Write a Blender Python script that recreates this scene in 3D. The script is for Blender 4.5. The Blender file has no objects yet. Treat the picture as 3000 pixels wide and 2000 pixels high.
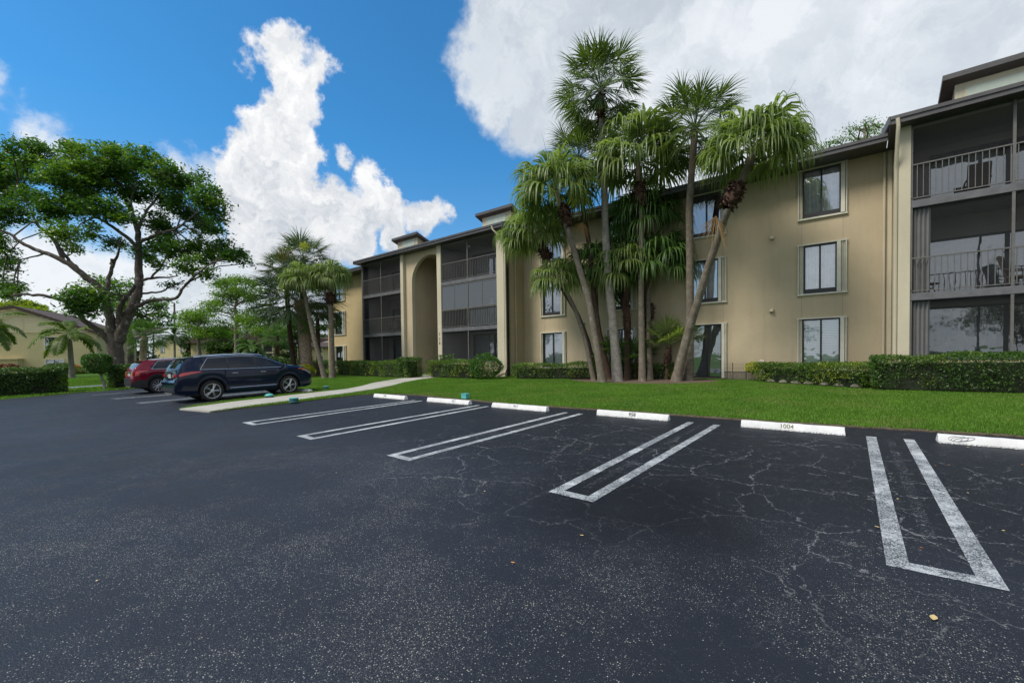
import bpy, bmesh, math, random
import numpy as np
from mathutils import Vector, Matrix
from mathutils.geometry import tessellate_polygon
scene = bpy.context.scene
col = scene.collection
R = math.radians
# ------------------------------------------------------------------ camera
F, CX, CY, H = 1266.14, 1500., 1074.7, 1.695
YAW, PIT, ROL = R(38.72), R(-1.359), R(-0.762)
fwd = np.array([-math.sin(YAW)*math.cos(PIT), math.cos(YAW)*math.cos(PIT), math.sin(PIT)])
rt0 = np.array([math.cos(YAW), math.sin(YAW), 0.]); up0 = np.cross(rt0, fwd)
rt = rt0*math.cos(ROL)+up0*math.sin(ROL); upv = -rt0*math.sin(ROL)+up0*math.cos(ROL)
CAM = np.array([0, 0, H]); GS = .023
cam_d = bpy.data.cameras.new('camera'); cam = bpy.data.objects.new('camera', cam_d); col.objects.link(cam)
m = Matrix(((rt[0], upv[0], -fwd[0], 0), (rt[1], upv[1], -fwd[1], 0), (rt[2], upv[2], -fwd[2], H), (0, 0, 0, 1)))
cam.matrix_world = m
cam_d.sensor_width = 36; cam_d.lens = F/3000*36; cam_d.shift_y = (CY-1000)/3000
cam_d.clip_start = .05; cam_d.clip_end = 3000
scene.camera = cam
def ray(u, v): return fwd+rt*(u-CX)/F-upv*(v-CY)/F
def G(u, v, dz=0.):                      # photo point -> point on the sloping ground
    d = ray(u, v); return CAM+d*((H-dz)/(GS*d[1]-d[2]))
def D(u, v, dep): return CAM+ray(u, v)*dep   # photo point at a distance
def depth(p): return float((np.array(p)-CAM)@fwd)
def gz(x, y): return GS*max(-40, min(40, y))
# ------------------------------------------------------------------ light
scene.view_settings.view_transform = 'Standard'; scene.view_settings.look = 'None'
scene.view_settings.exposure = 0.08; scene.view_settings.gamma = 1
SUN_EL, SUN_AZ = 52., 205.               # azimuth measured from +y clockwise
sd = bpy.data.lights.new('sun', 'SUN'); sun = bpy.data.objects.new('sun', sd); col.objects.link(sun)
sd.energy = 3.4; sd.angle = R(20); sd.color = (1, .95, .87)
sx, sy = math.sin(R(SUN_AZ)), math.cos(R(SUN_AZ))
sdir = Vector((sx*math.cos(R(SUN_EL)), sy*math.cos(R(SUN_EL)), math.sin(R(SUN_EL))))
sun.rotation_euler = sdir.to_track_quat('Z', 'Y').to_euler(); sun.location = (0, 0, 30)
world = bpy.data.worlds.new('World'); scene.world = world; world.use_nodes = True
nt = world.node_tree; nt.nodes.clear()
class N:
    def __init__(s, nt): s.nt = nt
    def add(s, t, **k):
        n = s.nt.nodes.new(t)
        for a, b in k.items():
            if a == 'inp':
                for i, v in b.items():
                    if isinstance(v, bpy.types.NodeSocket): s.nt.links.new(v, n.inputs[i])
                    else: n.inputs[i].default_value = v
            else: setattr(n, a, b)
        return n
    def math(s, op, a, b=0., c=0., clamp=False):
        n = s.add('ShaderNodeMath', operation=op, use_clamp=clamp, inp={0: a, 1: b, 2: c}); return n.outputs[0]
    def vec(s, op, a, b=(0, 0, 0), sc=None):
        i = {0: a, 1: b}
        if sc is not None: i[3] = sc
        n = s.add('ShaderNodeVectorMath', operation=op, inp=i)
        return n.outputs['Value'] if op in ('DISTANCE', 'DOT_PRODUCT', 'LENGTH') else n.outputs[0]
    def noise(s, v, scale, det=4, rough=.5, dist=0.):
        return s.add('ShaderNodeTexNoise', inp={'Vector': v, 'Scale': scale, 'Detail': det, 'Roughness': rough, 'Distortion': dist})
    def rng(s, v, a, b, c=0., d=1., interp='LINEAR'):
        return s.add('ShaderNodeMapRange', interpolation_type=interp, inp={0: v, 1: a, 2: b, 3: c, 4: d}).outputs[0]
    def mix(s, f, a, b, bt='MIX'):
        n = s.add('ShaderNodeMix', data_type='RGBA', blend_type=bt)
        for i, v in ((0, f), (6, a), (7, b)):
            if isinstance(v, bpy.types.NodeSocket): s.nt.links.new(v, n.inputs[i])
            else: n.inputs[i].default_value = v if i == 0 else (tuple(v)+(1,))[:4]
        return n.outputs[2]
w = N(nt)
sky = w.add('ShaderNodeTexSky', sky_type='NISHITA', sun_disc=False, sun_elevation=R(SUN_EL), sun_rotation=R(SUN_AZ), air_density=1.0, dust_density=.4, ozone_density=2.5)
tc = w.add('ShaderNodeTexCoord').outputs['Generated']
n1 = w.noise(tc, 5., 7, .62).outputs['Color']; n2 = w.noise(tc, 16., 6, .6).outputs['Color']
dd = w.vec('ADD', w.vec('SCALE', w.vec('SUBTRACT', n1, (.5, .5, .5)), sc=.22), w.vec('SCALE', w.vec('SUBTRACT', n2, (.5, .5, .5)), sc=.06))
dirw = w.vec('ADD', tc, dd)
def blobs(lst, src):
    acc = None
    for (u, v, r) in lst:
        d = ray(u, v); L = np.linalg.norm(d); c = d/L
        # angular radius in direction space
        rr = r/F/ (L) * .95
        k = w.math('MULTIPLY_ADD', w.vec('DISTANCE', src, tuple(c)), -1./rr, 1.)
        k = w.math('MULTIPLY', k, min(1.6, rr/.08))
        acc = k if acc is None else w.math('SMOOTH_MAX', acc, k, .18)
    return acc
cum = blobs([(835, 130, 66), (830, 205, 100), (800, 270, 105), (765, 340, 105), (740, 400, 110), (880, 300, 85), (960, 262, 60), (1000, 255, 28), (800, 430, 130), (745, 520, 130), (720, 620, 110), (820, 580, 150), (830, 690, 150), (985, 490, 26),
             (1060, 600, 85), (1145, 620, 84), (1250, 622, 58), (1300, 607, 28), (970, 680, 105), (1150, 695, 72), (700, 710, 90), (2300, 400, 70), (2370, 470, 60)], dirw)
soft = blobs([(1480, 90, 170), (1480, 230, 130), (1700, 120, 330), (1560, 320, 110), (2050, 150, 420), (2500, 250, 420), (2900, 500, 420), (2250, 480, 300), (2950, 100, 500), (1950, 430, 260),
              (120, 790, 150), (340, 880, 180), (560, 800, 120), (190, 430, 75), (30, 950, 130), (600, 930, 130), (10, 300, 35), (800, 850, 200), (420, 640, 90), (560, 520, 60), (1480, 700, 40)], dirw)
# clouds over the rest of the sky
free = w.noise(tc, 2.4, 7, .6).outputs['Fac']
back = w.rng(w.vec('DOT_PRODUCT', tc, tuple(fwd)), .25, -.25)
behind = w.math('MULTIPLY', w.rng(free, .30, .5), back)
am = w.rng(cum, -.06, .20, interp='SMOOTHSTEP')
as_ = w.math('MULTIPLY', w.rng(soft, -.14, .42, interp='SMOOTHSTEP'), .93)
as_ = w.math('MAXIMUM', as_, w.math('MULTIPLY', behind, .9))
# relief in the clouds: denser towards the light against density further on
e1 = w.noise(dirw, 6., 7, .6).outputs['Fac']; e2 = w.noise(w.vec('ADD', dirw, tuple(np.array([-.02, 0, .035]))), 6., 7, .6).outputs['Fac']
rel = w.rng(w.math('SUBTRACT', e1, e2), -.07, .07)
f1 = w.noise(dirw, 17., 6, .6).outputs['Fac']; f2 = w.noise(w.vec('ADD', dirw, tuple(np.array([-.008, 0, .014]))), 17., 6, .6).outputs['Fac']
rel2 = w.rng(w.math('SUBTRACT', f1, f2), -.07, .07)
sep = w.add('ShaderNodeSeparateXYZ', inp={0: tc}).outputs[2]
hgt = w.rng(sep, .16, .52)
sh = w.math('ADD', w.math('MULTIPLY', rel, .42), w.math('ADD', w.math('MULTIPLY', rel2, .22), w.math('MULTIPLY_ADD', hgt, .62, -.08)), clamp=True)
ccum = w.mix(sh, (.50, .55, .62), (.97, .97, .97))
ls = w.noise(dirw, 2.6, 5, .55).outputs['Fac']
csoft = w.mix(w.rng(w.math('ADD', w.math('MULTIPLY', ls, .9), w.math('MULTIPLY', rel, .1)), .33, .62), (.52, .58, .64), (.86, .89, .92))
tint = w.mix(w.rng(sep, .04, .42), (.80, 1.02, 1.12), (.38, 1.09, 1.42))
skyc = w.mix(1., sky.outputs[0], tint, 'MULTIPLY')
SKY = .12
c0 = w.vec('SCALE', skyc, sc=SKY)
c0 = w.mix(w.math('MULTIPLY', w.rng(sep, .26, .0), .8), c0, (.58, .66, .72)); c1 = w.mix(as_, c0, csoft); c2 = w.mix(am, c1, ccum)
bg = w.add('ShaderNodeBackground', inp={0: c2, 1: 1.0})
wo = w.add('ShaderNodeOutputWorld', inp={0: bg.outputs[0]})
# ------------------------------------------------------------------ helpers
rs = np.random.RandomState(7); random.seed(7)
def tag(o, label=None, cat=None, group=None, kind=None):
    if label: o['label'] = label
    if cat: o['category'] = cat
    if group: o['group'] = group
    if kind: o['kind'] = kind
    return o
def empty(name, loc, rz=0., label=None, cat=None, group=None):
    o = bpy.data.objects.new(name, None); col.objects.link(o); o.location = tuple(loc); o.rotation_euler = (0, 0, rz); o.empty_display_size = .2
    return tag(o, label, cat, group)
def mesh_np(name, V, Fq, mat, parent=None, smooth=False, offset=None):
    """V (n,3); Fq list of int arrays (k,3)/(k,4)"""
    V = np.asarray(V, dtype=np.float32)
    if offset is not None: V = V-np.asarray(offset, dtype=np.float32)
    me = bpy.data.meshes.new(name)
    if not isinstance(Fq, list): Fq = [Fq]
    Fq = [np.asarray(f, dtype=np.int32) for f in Fq if len(f)]
    tot = sum(f.size for f in Fq); nf = sum(len(f) for f in Fq)
    me.vertices.add(len(V)); me.vertices.foreach_set('co', V.ravel())
    me.loops.add(tot); me.loops.foreach_set('vertex_index', np.concatenate([f.ravel() for f in Fq]))
    me.polygons.add(nf)
    sizes = np.concatenate([np.full(len(f), f.shape[1], dtype=np.int32) for f in Fq])
    me.polygons.foreach_set('loop_start', np.concatenate([[0], np.cumsum(sizes)[:-1]]).astype(np.int32))
    me.polygons.foreach_set('loop_total', sizes)
    if smooth: me.polygons.foreach_set('use_smooth', np.ones(nf, dtype=bool))
    me.update(calc_edges=True)
    for mm in (mat if isinstance(mat, (list, tuple)) else [mat]): me.materials.append(mm)
    o = bpy.data.objects.new(name, me); col.objects.link(o)
    if parent is not None: o.parent = parent
    return o
def wloc(o):
    v = Vector((0, 0, 0))
    while o is not None: v += o.location; o = o.parent
    return v
class MB:
    def __init__(s, rot=0., org=(0, 0, 0)): s.v = []; s.f = []; s.rot = rot; s.org = org
    def T(s, p):
        c, n = math.cos(s.rot), math.sin(s.rot)
        return (p[0]*c-p[1]*n+s.org[0], p[0]*n+p[1]*c+s.org[1], p[2]+s.org[2])
    def poly(s, pts):
        b = len(s.v); s.v += [s.T(p) for p in pts]; s.f.append(tuple(range(b, b+len(pts)))); return s
    def box(s, x0, x1, y0, y1, z0, z1):
        b = len(s.v)
        s.v += [s.T(p) for p in ((x0, y0, z0), (x1, y0, z0), (x1, y1, z0), (x0, y1, z0), (x0, y0, z1), (x1, y0, z1), (x1, y1, z1), (x0, y1, z1))]
        s.f += [tuple(b+i for i in q) for q in ((0, 3, 2, 1), (4, 5, 6, 7), (0, 1, 5, 4), (1, 2, 6, 5), (2, 3, 7, 6), (3, 0, 4, 7))]; return s
    def prism(s, pts, axis, a, b_):
        """extrude 2d polygon pts along axis between a and b_; axis x: pts=(y,z); y: (x,z); z: (x,y)"""
        n = len(pts); b = len(s.v)
        for t in (a, b_):
            for p in pts:
                q = (t, p[0], p[1]) if axis == 'x' else (p[0], t, p[1]) if axis == 'y' else (p[0], p[1], t)
                s.v.append(s.T(q))
        s.f.append(tuple(b+i for i in range(n))); s.f.append(tuple(b+n+i for i in reversed(range(n))))
        for i in range(n): s.f.append((b+i, b+n+i, b+n+(i+1) % n, b+(i+1) % n))
        return s
    def tube(s, pts, rad, n=8, cap=True):
        pts = [Vector(p) for p in pts]; rad = rad if isinstance(rad, (list, tuple)) else [rad]*len(pts)
        b = len(s.v); prev = None
        for i, p in enumerate(pts):
            t = (pts[min(i+1, len(pts)-1)]-pts[max(i-1, 0)]).normalized()
            if prev is None:
                a = t.cross(Vector((0, 0, 1)));
                if a.length < 1e-3: a = Vector((1, 0, 0))
                a.normalize()
            else: a = (prev-t*prev.dot(t)).normalized()
            prev = a; c = t.cross(a)
            for k in range(n):
                q = p+(a*math.cos(2*math.pi*k/n)+c*math.sin(2*math.pi*k/n))*rad[i]; s.v.append(s.T(q))
        for i in range(len(pts)-1):
            for k in range(n): s.f.append((b+i*n+k, b+i*n+(k+1) % n, b+(i+1)*n+(k+1) % n, b+(i+1)*n+k))
        if cap:
            s.f.append(tuple(b+k for k in reversed(range(n)))); s.f.append(tuple(b+(len(pts)-1)*n+k for k in range(n)))
        return s
    def lathe(s, prof, n=24, c=(0, 0, 0), axis='z', closed=False):
        b = len(s.v)
        for (r, h) in prof:
            for k in range(n):
                a = 2*math.pi*k/n; x, y = r*math.cos(a), r*math.sin(a)
                q = (c[0]+x, c[1]+y, c[2]+h) if axis == 'z' else (c[0]+h, c[1]+x, c[2]+y)
                s.v.append(s.T(q))
        for i in range(len(prof)-1):
            for k in range(n): s.f.append((b+i*n+k, b+i*n+(k+1) % n, b+(i+1)*n+(k+1) % n, b+(i+1)*n+k))
        if not closed:
            s.f.append(tuple(b+k for k in reversed(range(n)))); s.f.append(tuple(b+(len(prof)-1)*n+k for k in range(n)))
        return s
    def build(s, name, mat, parent=None, smooth=False, bevel=0., angle=35, kind=None):
        me = bpy.data.meshes.new(name)
        off = wloc(parent) if parent is not None else Vector((0, 0, 0))
        me.from_pydata([tuple(Vector(v)-off) for v in s.v], [], s.f); me.update()
        bm = bmesh.new(); bm.from_mesh(me)
        bmesh.ops.recalc_face_normals(bm, faces=bm.faces)
        if bevel:
            bmesh.ops.bevel(bm, geom=[e for e in bm.edges if e.is_manifold and e.calc_face_angle(0) > R(40)], offset=bevel, segments=2, affect='EDGES', clamp_overlap=True)
        bm.to_mesh(me); bm.free()
        if smooth:
            me.polygons.foreach_set('use_smooth', np.ones(len(me.polygons), dtype=bool))
            me.set_sharp_from_angle(angle=R(angle))
        me.materials.append(mat)
        o = bpy.data.objects.new(name, me); col.objects.link(o)
        if parent is not None: o.parent = parent
        if kind: o['kind'] = kind
        return o
def rebase(o, loc):
    """move the origin of a parentless mesh to loc"""
    loc = Vector(tuple(loc)); o.data.transform(Matrix.Translation(-loc)); o.location = loc; return o
def copy_tree(o, parent=None):
    c = o.copy(); col.objects.link(c); c.parent = parent
    for ch in o.children: copy_tree(ch, c)
    return c
# ------------------------------------------------------------------ materials
def newmat(name):
    mt = bpy.data.materials.new(name); mt.use_nodes = True; mt.node_tree.nodes.clear(); k = N(mt.node_tree)
    out = k.add('ShaderNodeOutputMaterial'); return mt, k, out
def prin(k, out, c, rough=.6, metal=0., spec=.5, bump=None, bs=.3, bd=.01, **kw):
    i = {'Base Color': c if isinstance(c, bpy.types.NodeSocket) else tuple(c)+(1,), 'Roughness': rough, 'Metallic': metal, 'Specular IOR Level': spec}
    i.update(kw); p = k.add('ShaderNodeBsdfPrincipled', inp=i)
    if bump is not None:
        b = k.add('ShaderNodeBump', inp={'Height': bump, 'Strength': bs, 'Distance': bd}); k.nt.links.new(b.outputs[0], p.inputs['Normal'])
    if out is not None: k.nt.links.new(p.outputs[0], out.inputs[0])
    return p
def simple(name, c, rough=.6, metal=0., spec=.5, var=.15, scale=3., bumps=0., bscale=60., **kw):
    mt, k, out = newmat(name); tc = k.add('ShaderNodeTexCoord').outputs['Object']
    n = k.noise(tc, scale, 6, .6).outputs['Fac']
    cc = k.mix(k.rng(n, .3, .7), [x*(1-var) for x in c], [min(1, x*(1+var)) for x in c])
    b = k.noise(tc, bscale, 4).outputs['Fac'] if bumps else None
    prin(k, out, cc, rough, metal, spec, bump=b, bs=bumps, **kw); return mt
def stucco(name, c, streak=.25, scale=1.):
    mt, k, out = newmat(name); tc = k.add('ShaderNodeTexCoord').outputs['Object']
    big = k.noise(tc, .5*scale, 5, .6).outputs['Fac']
    mp = k.add('ShaderNodeMapping', inp={0: tc, 3: (3., 3., .25)}).outputs[0]
    st = k.noise(mp, 1.3, 5, .65).outputs['Fac']
    a = k.mix(k.rng(big, .3, .7), [x*.90 for x in c], [x*1.08 for x in c])
    a = k.mix(k.math('MULTIPLY', k.rng(st, .52, .8), streak), a, [x*.5 for x in c])
    mp2 = k.add('ShaderNodeMapping', inp={0: tc, 3: (1., 1., 2.6)}).outputs[0]
    f = k.noise(mp2, 16., 6, .7).outputs['Fac']; g = k.noise(tc, 90., 3).outputs['Fac']
    a = k.mix(k.rng(f, .35, .8, 0, .35), a, [x*.8 for x in c])
    zz = k.add('ShaderNodeSeparateXYZ', inp={0: tc}).outputs[2]; a = k.mix(k.math('MULTIPLY', k.rng(zz, 1.3, .1), k.rng(f, .35, .65, .1, .55)), a, [x*.5 for x in c])
    prin(k, out, a, .9, spec=.2, bump=k.math('ADD', k.math('MULTIPLY', f, 2.), g), bs=.3, bd=.015); return mt
M = {}
M['wall'] = stucco('tan_stucco', (.50, .41, .275), .30)
M['wall_warm'] = stucco('warm_stucco', (.52, .40, .22), .3)
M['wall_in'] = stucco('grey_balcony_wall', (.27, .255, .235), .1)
M['trim'] = stucco('cream_trim_paint', (.53, .475, .35), .2)
M['far_wall'] = stucco('pale_yellow_stucco', (.58, .49, .28), .12)
M['fascia'] = simple('dark_bronze_fascia', (.07, .065, .066), .5, var=.2)
M['bronze'] = simple('dark_bronze_frame', (.022, .020, .020), .45)
M['rail'] = simple('weathered_grey_metal', (.115, .11, .10), .5, var=.2, scale=6)
M['slab'] = simple('grey_painted_slab', (.11, .11, .115), .7, var=.25, scale=4)
M['shutter'] = simple('cream_accordion_shutter', (.60, .57, .47), .45, var=.1)
M['shutter_grey'] = simple('grey_accordion_shutter', (.30, .30, .29), .5, var=.1)
M['roof'] = simple('brown_shingles', (.08, .052, .042), .9, var=.3, scale=8, bumps=.5)
M['white'] = simple('white_paint', (.78, .78, .76), .6, var=.06, scale=9)
M['curtain'] = simple('pale_curtain', (.82, .83, .83), .8, var=.15, scale=4)
M['dark_in'] = simple('dark_room', (.03, .03, .032), .9)
M['turq'] = simple('turquoise_plastic', (.10, .42, .38), .55, var=.25, scale=20)
M['dkturq'] = simple('faded_dark_teal_plastic', (.03, .13, .13), .55, var=.3, scale=20)
M['black'] = simple('black_metal', (.02, .02, .022), .5)
M['wicker'] = simple('dark_wicker', (.035, .022, .018), .7)
M['wood_pole'] = simple('weathered_pole_wood', (.11, .095, .085), .9)
M['rock'] = simple('limestone', (.20, .18, .14), .9, var=.3, scale=9, bumps=.6, bscale=20)
M['leaf_dry'] = simple('dry_leaf', (.48, .24, .07), .8, var=.4, scale=2)
M['leaf_red'] = simple('red_dry_leaf', (.30, .07, .02), .8, var=.4, scale=2)
M['leaf_pale'] = simple('pale_dry_leaf', (.60, .45, .20), .8, var=.3, scale=2)
def concrete():
    mt, k, out = newmat('worn_sidewalk_concrete'); tc = k.add('ShaderNodeTexCoord').outputs['Object']
    a = k.noise(tc, 1.2, 6, .65).outputs['Fac']; b = k.noise(tc, 30., 5, .7).outputs['Fac']
    c = k.mix(k.rng(a, .3, .7), (.36, .34, .29), (.52, .50, .44)); c = k.mix(k.rng(b, .4, .75, 0, .5), c, (.27, .25, .21))
    prin(k, out, c, .85, spec=.2, bump=b, bs=.3); return mt
M['concrete'] = concrete()
def painted_stop():
    mt, k, out = newmat('chipped_white_concrete'); tc = k.add('ShaderNodeTexCoord').outputs['Object']
    a = k.noise(tc, 5., 6, .7).outputs['Fac']; b = k.noise(tc, 45., 5, .7).outputs['Fac']
    c = k.mix(k.rng(a, .35, .75), (.80, .79, .77), (.62, .61, .59)); c = k.mix(k.rng(b, .64, .74), c, (.3, .29, .28))
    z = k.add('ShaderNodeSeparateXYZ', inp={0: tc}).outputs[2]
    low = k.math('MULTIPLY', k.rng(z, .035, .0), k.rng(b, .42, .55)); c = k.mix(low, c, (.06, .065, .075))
    prin(k, out, c, .8, spec=.25, bump=b, bs=.35); return mt
M['stop'] = painted_stop()
def asphalt():
    mt, k, out = newmat('sealed_asphalt'); tc = k.add('ShaderNodeTexCoord').outputs['Object']
    xyz = k.add('ShaderNodeSeparateXYZ', inp={0: tc}); X, Y = xyz.outputs[0], xyz.outputs[1]
    big = k.noise(tc, .16, 5, .55).outputs['Fac']; mid = k.noise(tc, 1.1, 6, .6).outputs['Fac']; wear = k.noise(tc, .42, 6, .62).outputs['Fac']
    stall = k.math('MULTIPLY', k.rng(Y, 4.2, 5.6), k.rng(X, -16.5, -13.5))           # newer, blacker sealer in the stalls
    c = k.mix(k.rng(big, .35, .68), (.011, .014, .020), (.022, .026, .036))
    c = k.mix(k.rng(mid, .3, .75, 0, .6), c, (.014, .017, .023))
    c = k.mix(k.math('MULTIPLY', stall, .6), c, (.0065, .008, .010))
    # exposed stones where tyres have worn the sealer
    v1 = k.add('ShaderNodeTexVoronoi', feature='F1', inp={'Vector': tc, 'Scale': 80.}); v2 = k.add('ShaderNodeTexVoronoi', feature='F1', inp={'Vector': tc, 'Scale': 170.})
    grit = k.noise(tc, 130., 3, .6).outputs['Fac']; fine = k.noise(tc, 2.2, 6, .7).outputs['Fac']
    lane = k.math('SUBTRACT', 1., k.math('MULTIPLY', k.rng(Y, 3.2, 5.2), k.rng(X, -17., -14.)))
    wm = k.math('MULTIPLY', k.rng(k.math('ADD', k.math('MULTIPLY', wear, .65), k.math('MULTIPLY', fine, .35)), .45, .62), k.math('MULTIPLY_ADD', lane, .92, .08))
    near = k.rng(k.vec('LENGTH', k.vec('SUBTRACT', tc, (-1.5, .5, 0.))), 3., 11., 1., .22); wm = k.math('MULTIPLY', wm, near)
    def stones(v, lim, m0, m1):
        sc_ = k.add('ShaderNodeSeparateColor', inp={0: v.outputs['Color']}); thr = k.math('GREATER_THAN', sc_.outputs[0], k.math('SUBTRACT', m0, k.math('MULTIPLY', wm, m1)))
        return k.math('MULTIPLY', k.rng(v.outputs['Distance'], lim, lim*.5), thr), sc_.outputs[1]
    sA, cA = stones(v1, .37, .99, .56); sB, cB = stones(v2, .44, .98, .62)
    c = k.mix(k.math('MULTIPLY', sB, .7), c, k.mix(cB, (.09, .095, .105), (.30, .29, .27)))
    c = k.mix(k.math('MULTIPLY', sA, .85), c, k.mix(cA, (.14, .145, .15), (.55, .51, .44)))
    # white scuffs in the stalls: short broken strokes
    mp = k.add('ShaderNodeMapping', inp={0: tc, 3: (1.0, 2.2, 1.)}).outputs[0]
    s1 = k.noise(mp, 9., 6, .72, .8).outputs['Fac']; s2 = k.noise(tc, .8, 3, .5).outputs['Fac']
    scf = k.math('MULTIPLY', k.rng(s1, .63, .68), k.rng(s2, .5, .62))
    scf = k.math('MULTIPLY', scf, k.math('MULTIPLY_ADD', stall, .85, .08))
    c = k.mix(k.math('MULTIPLY', scf, .75), c, (.34, .35, .37))
    # cracks
    wob = k.vec('ADD', tc, k.vec('SCALE', k.vec('SUBTRACT', k.noise(tc, 1.6, 4, .55).outputs['Color'], (.5, .5, .5)), sc=.5))
    cr = k.add('ShaderNodeTexVoronoi', feature='DISTANCE_TO_EDGE', inp={'Vector': k.vec('ADD', wob, k.vec('SCALE', k.vec('SUBTRACT', k.noise(tc, 14., 4, .65).outputs['Color'], (.5, .5, .5)), sc=.12)), 'Scale': 1.0}).outputs['Distance']; wob2 = k.vec('ADD', wob, k.vec('SCALE', k.vec('SUBTRACT', k.noise(tc, 14., 4, .65).outputs['Color'], (.5, .5, .5)), sc=.12))
    cr2 = k.add('ShaderNodeTexVoronoi', feature='DISTANCE_TO_EDGE', inp={'Vector': wob2, 'Scale': 2.6}).outputs['Distance']
    gate = k.noise(tc, .55, 4, .6).outputs['Fac']; brk = k.noise(tc, 7., 4, .7).outputs['Fac']
    cm = k.math('MULTIPLY', k.rng(cr, .0068, .0025), k.math('MULTIPLY', k.rng(gate, .38, .46), k.rng(brk, .42, .50)))
    cm2 = k.math('MULTIPLY', k.rng(cr2, .009, .003), k.math('MULTIPLY', k.rng(gate, .42, .52, .25, .9), k.rng(brk, .47, .56)))
    cs = k.math('MULTIPLY', k.math('MAXIMUM', cm, cm2), k.math('MULTIPLY_ADD', k.math('MULTIPLY', k.math('MULTIPLY', k.rng(Y, 2.6, 4.2), k.rng(Y, 9.6, 8.4)), k.rng(X, -8., -4.5)), 1., .04))
    c = k.mix(k.math('MULTIPLY', cs, .9), c, (.21, .21, .215))
    # long hairline joint and oily patch
    spt = G(1850, 1470); st = k.vec('DISTANCE', k.add('ShaderNodeMapping', inp={0: tc, 3: (1., 1., 0.)}).outputs[0], (float(spt[0]), float(spt[1]), 0.))
    st = k.math('MULTIPLY', k.rng(k.math('ADD', st, k.math('MULTIPLY', mid, 1.2)), 2.3, 1.2), .8)
    c = k.mix(st, c, (.006, .006, .008))
    rough = k.math('ADD', k.rng(mid, .3, .7, .52, .70), k.math('MULTIPLY', st, -.1))
    b = k.math('ADD', k.math('MULTIPLY', grit, .6), k.math('MULTIPLY', v1.outputs['Distance'], .7))
    b = k.math('SUBTRACT', b, k.math('MULTIPLY', cs, 1.5))
    prin(k, out, c, rough, spec=.36, bump=b, bs=.6, bd=.006)
    return mt
M['asphalt'] = asphalt()
def lanepaint():
    mt, k, out = newmat('cracked_white_road_paint'); tc = k.add('ShaderNodeTexCoord').outputs['Object']
    wob = k.vec('ADD', tc, k.vec('SCALE', k.vec('SUBTRACT', k.noise(tc, 6., 5, .6).outputs['Color'], (.5, .5, .5)), sc=.2))
    cr = k.add('ShaderNodeTexVoronoi', feature='DISTANCE_TO_EDGE', inp={'Vector': wob, 'Scale': 7.}).outputs['Distance']
    a = k.noise(tc, 3., 5, .7).outputs['Fac']; b = k.noise(tc, 75., 5, .75).outputs['Fac']; mp = k.add('ShaderNodeMapping', inp={0: tc, 3: (1., 6., 1.)}).outputs[0]
    d = k.noise(mp, 16., 5, .75).outputs['Fac']
    c = k.mix(k.rng(a, .3, .7), (.60, .62, .62), (.36, .38, .39))
    worn = k.math('MULTIPLY', k.rng(b, .44, .55), k.rng(a, .30, .54)); worn2 = k.math('MULTIPLY', k.rng(d, .56, .64), k.rng(a, .38, .60))
    crk = k.math('MULTIPLY', k.rng(cr, .035, .012), k.rng(a, .25, .5, .2, .9))
    nearw = k.rng(k.add('ShaderNodeSeparateXYZ', inp={0: tc}).outputs[0], -9., -3., .55, 1.); m_ = k.math('MULTIPLY', k.math('MAXIMUM', crk, k.math('MULTIPLY', k.math('MAXIMUM', worn, worn2), .95)), nearw)
    c = k.mix(m_, c, (.03, .034, .042))
    prin(k, out, c, .65, spec=.3, bump=b, bs=.4, bd=.005); return mt
M['paint'] = lanepaint()
def ghostpaint():
    mt, k, out = newmat('worn_out_road_paint'); tc = k.add('ShaderNodeTexCoord').outputs['Object']
    b = k.noise(tc, 42., 5, .75).outputs['Fac']; a = k.noise(tc, 2., 5, .7).outputs['Fac']
    f = k.math('MULTIPLY', k.rng(b, .52, .66), k.rng(a, .40, .65)); p = prin(k, None, (.34, .36, .38), .7); t = k.add('ShaderNodeBsdfTransparent')
    mx = k.add('ShaderNodeMixShader', inp={0: k.math('MULTIPLY', f, .7), 1: t.outputs[0], 2: p.outputs[0]}); k.nt.links.new(mx.outputs[0], out.inputs[0]); return mt
M['ghost'] = ghostpaint()
def leafmat(name, c1, c2, trans=.3, rough=.45, patch=None):
    mt, k, out = newmat(name); g = k.add('ShaderNodeNewGeometry')
    rnd = g.outputs['Random Per Island']; tc = k.add('ShaderNodeTexCoord').outputs['Object']
    n = k.noise(tc, .9, 3).outputs['Fac']
    f = k.math('ADD', k.math('MULTIPLY', rnd, .6), k.math('MULTIPLY', k.rng(n, .3, .7), .4))
    c = k.mix(f, c1, c2)
    if patch: c = k.mix(k.math('MULTIPLY', k.rng(k.noise(tc, patch[1], 4).outputs['Fac'], .52, .62), k.rng(rnd, .2, .6)), c, patch[0])
    p = prin(k, None, c, rough, spec=.35)
    t = k.add('ShaderNodeBsdfTranslucent', inp={0: k.mix(1., c, (1.5, 1.7, .6), 'MULTIPLY')})
    mx = k.add('ShaderNodeMixShader', inp={0: trans, 1: p.outputs[0], 2: t.outputs[0]}); k.nt.links.new(mx.outputs[0], out.inputs[0]); return mt
M['palm'] = leafmat('fan_palm_leaf', (.08, .125, .03), (.30, .37, .13), .38, .36)
M['palm_tall'] = leafmat('tall_palm_leaf', (.055, .095, .03), (.15, .20, .055), .34, .42)
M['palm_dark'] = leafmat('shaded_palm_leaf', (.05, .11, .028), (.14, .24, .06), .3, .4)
M['palm_grey'] = leafmat('greyish_palm_leaf', (.065, .105, .055), (.16, .21, .115), .26, .5)
M['palm_dead'] = leafmat('dead_palm_leaf', (.30, .18, .075), (.48, .31, .15), .15, .8)
M['feather'] = leafmat('feather_palm_leaf', (.05, .11, .015), (.20, .25, .03), .35, .45)
M['tree'] = leafmat('broad_leaf', (.035, .095, .018), (.11, .21, .035), .34, .4, patch=((.20, .30, .04), .35))
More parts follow.
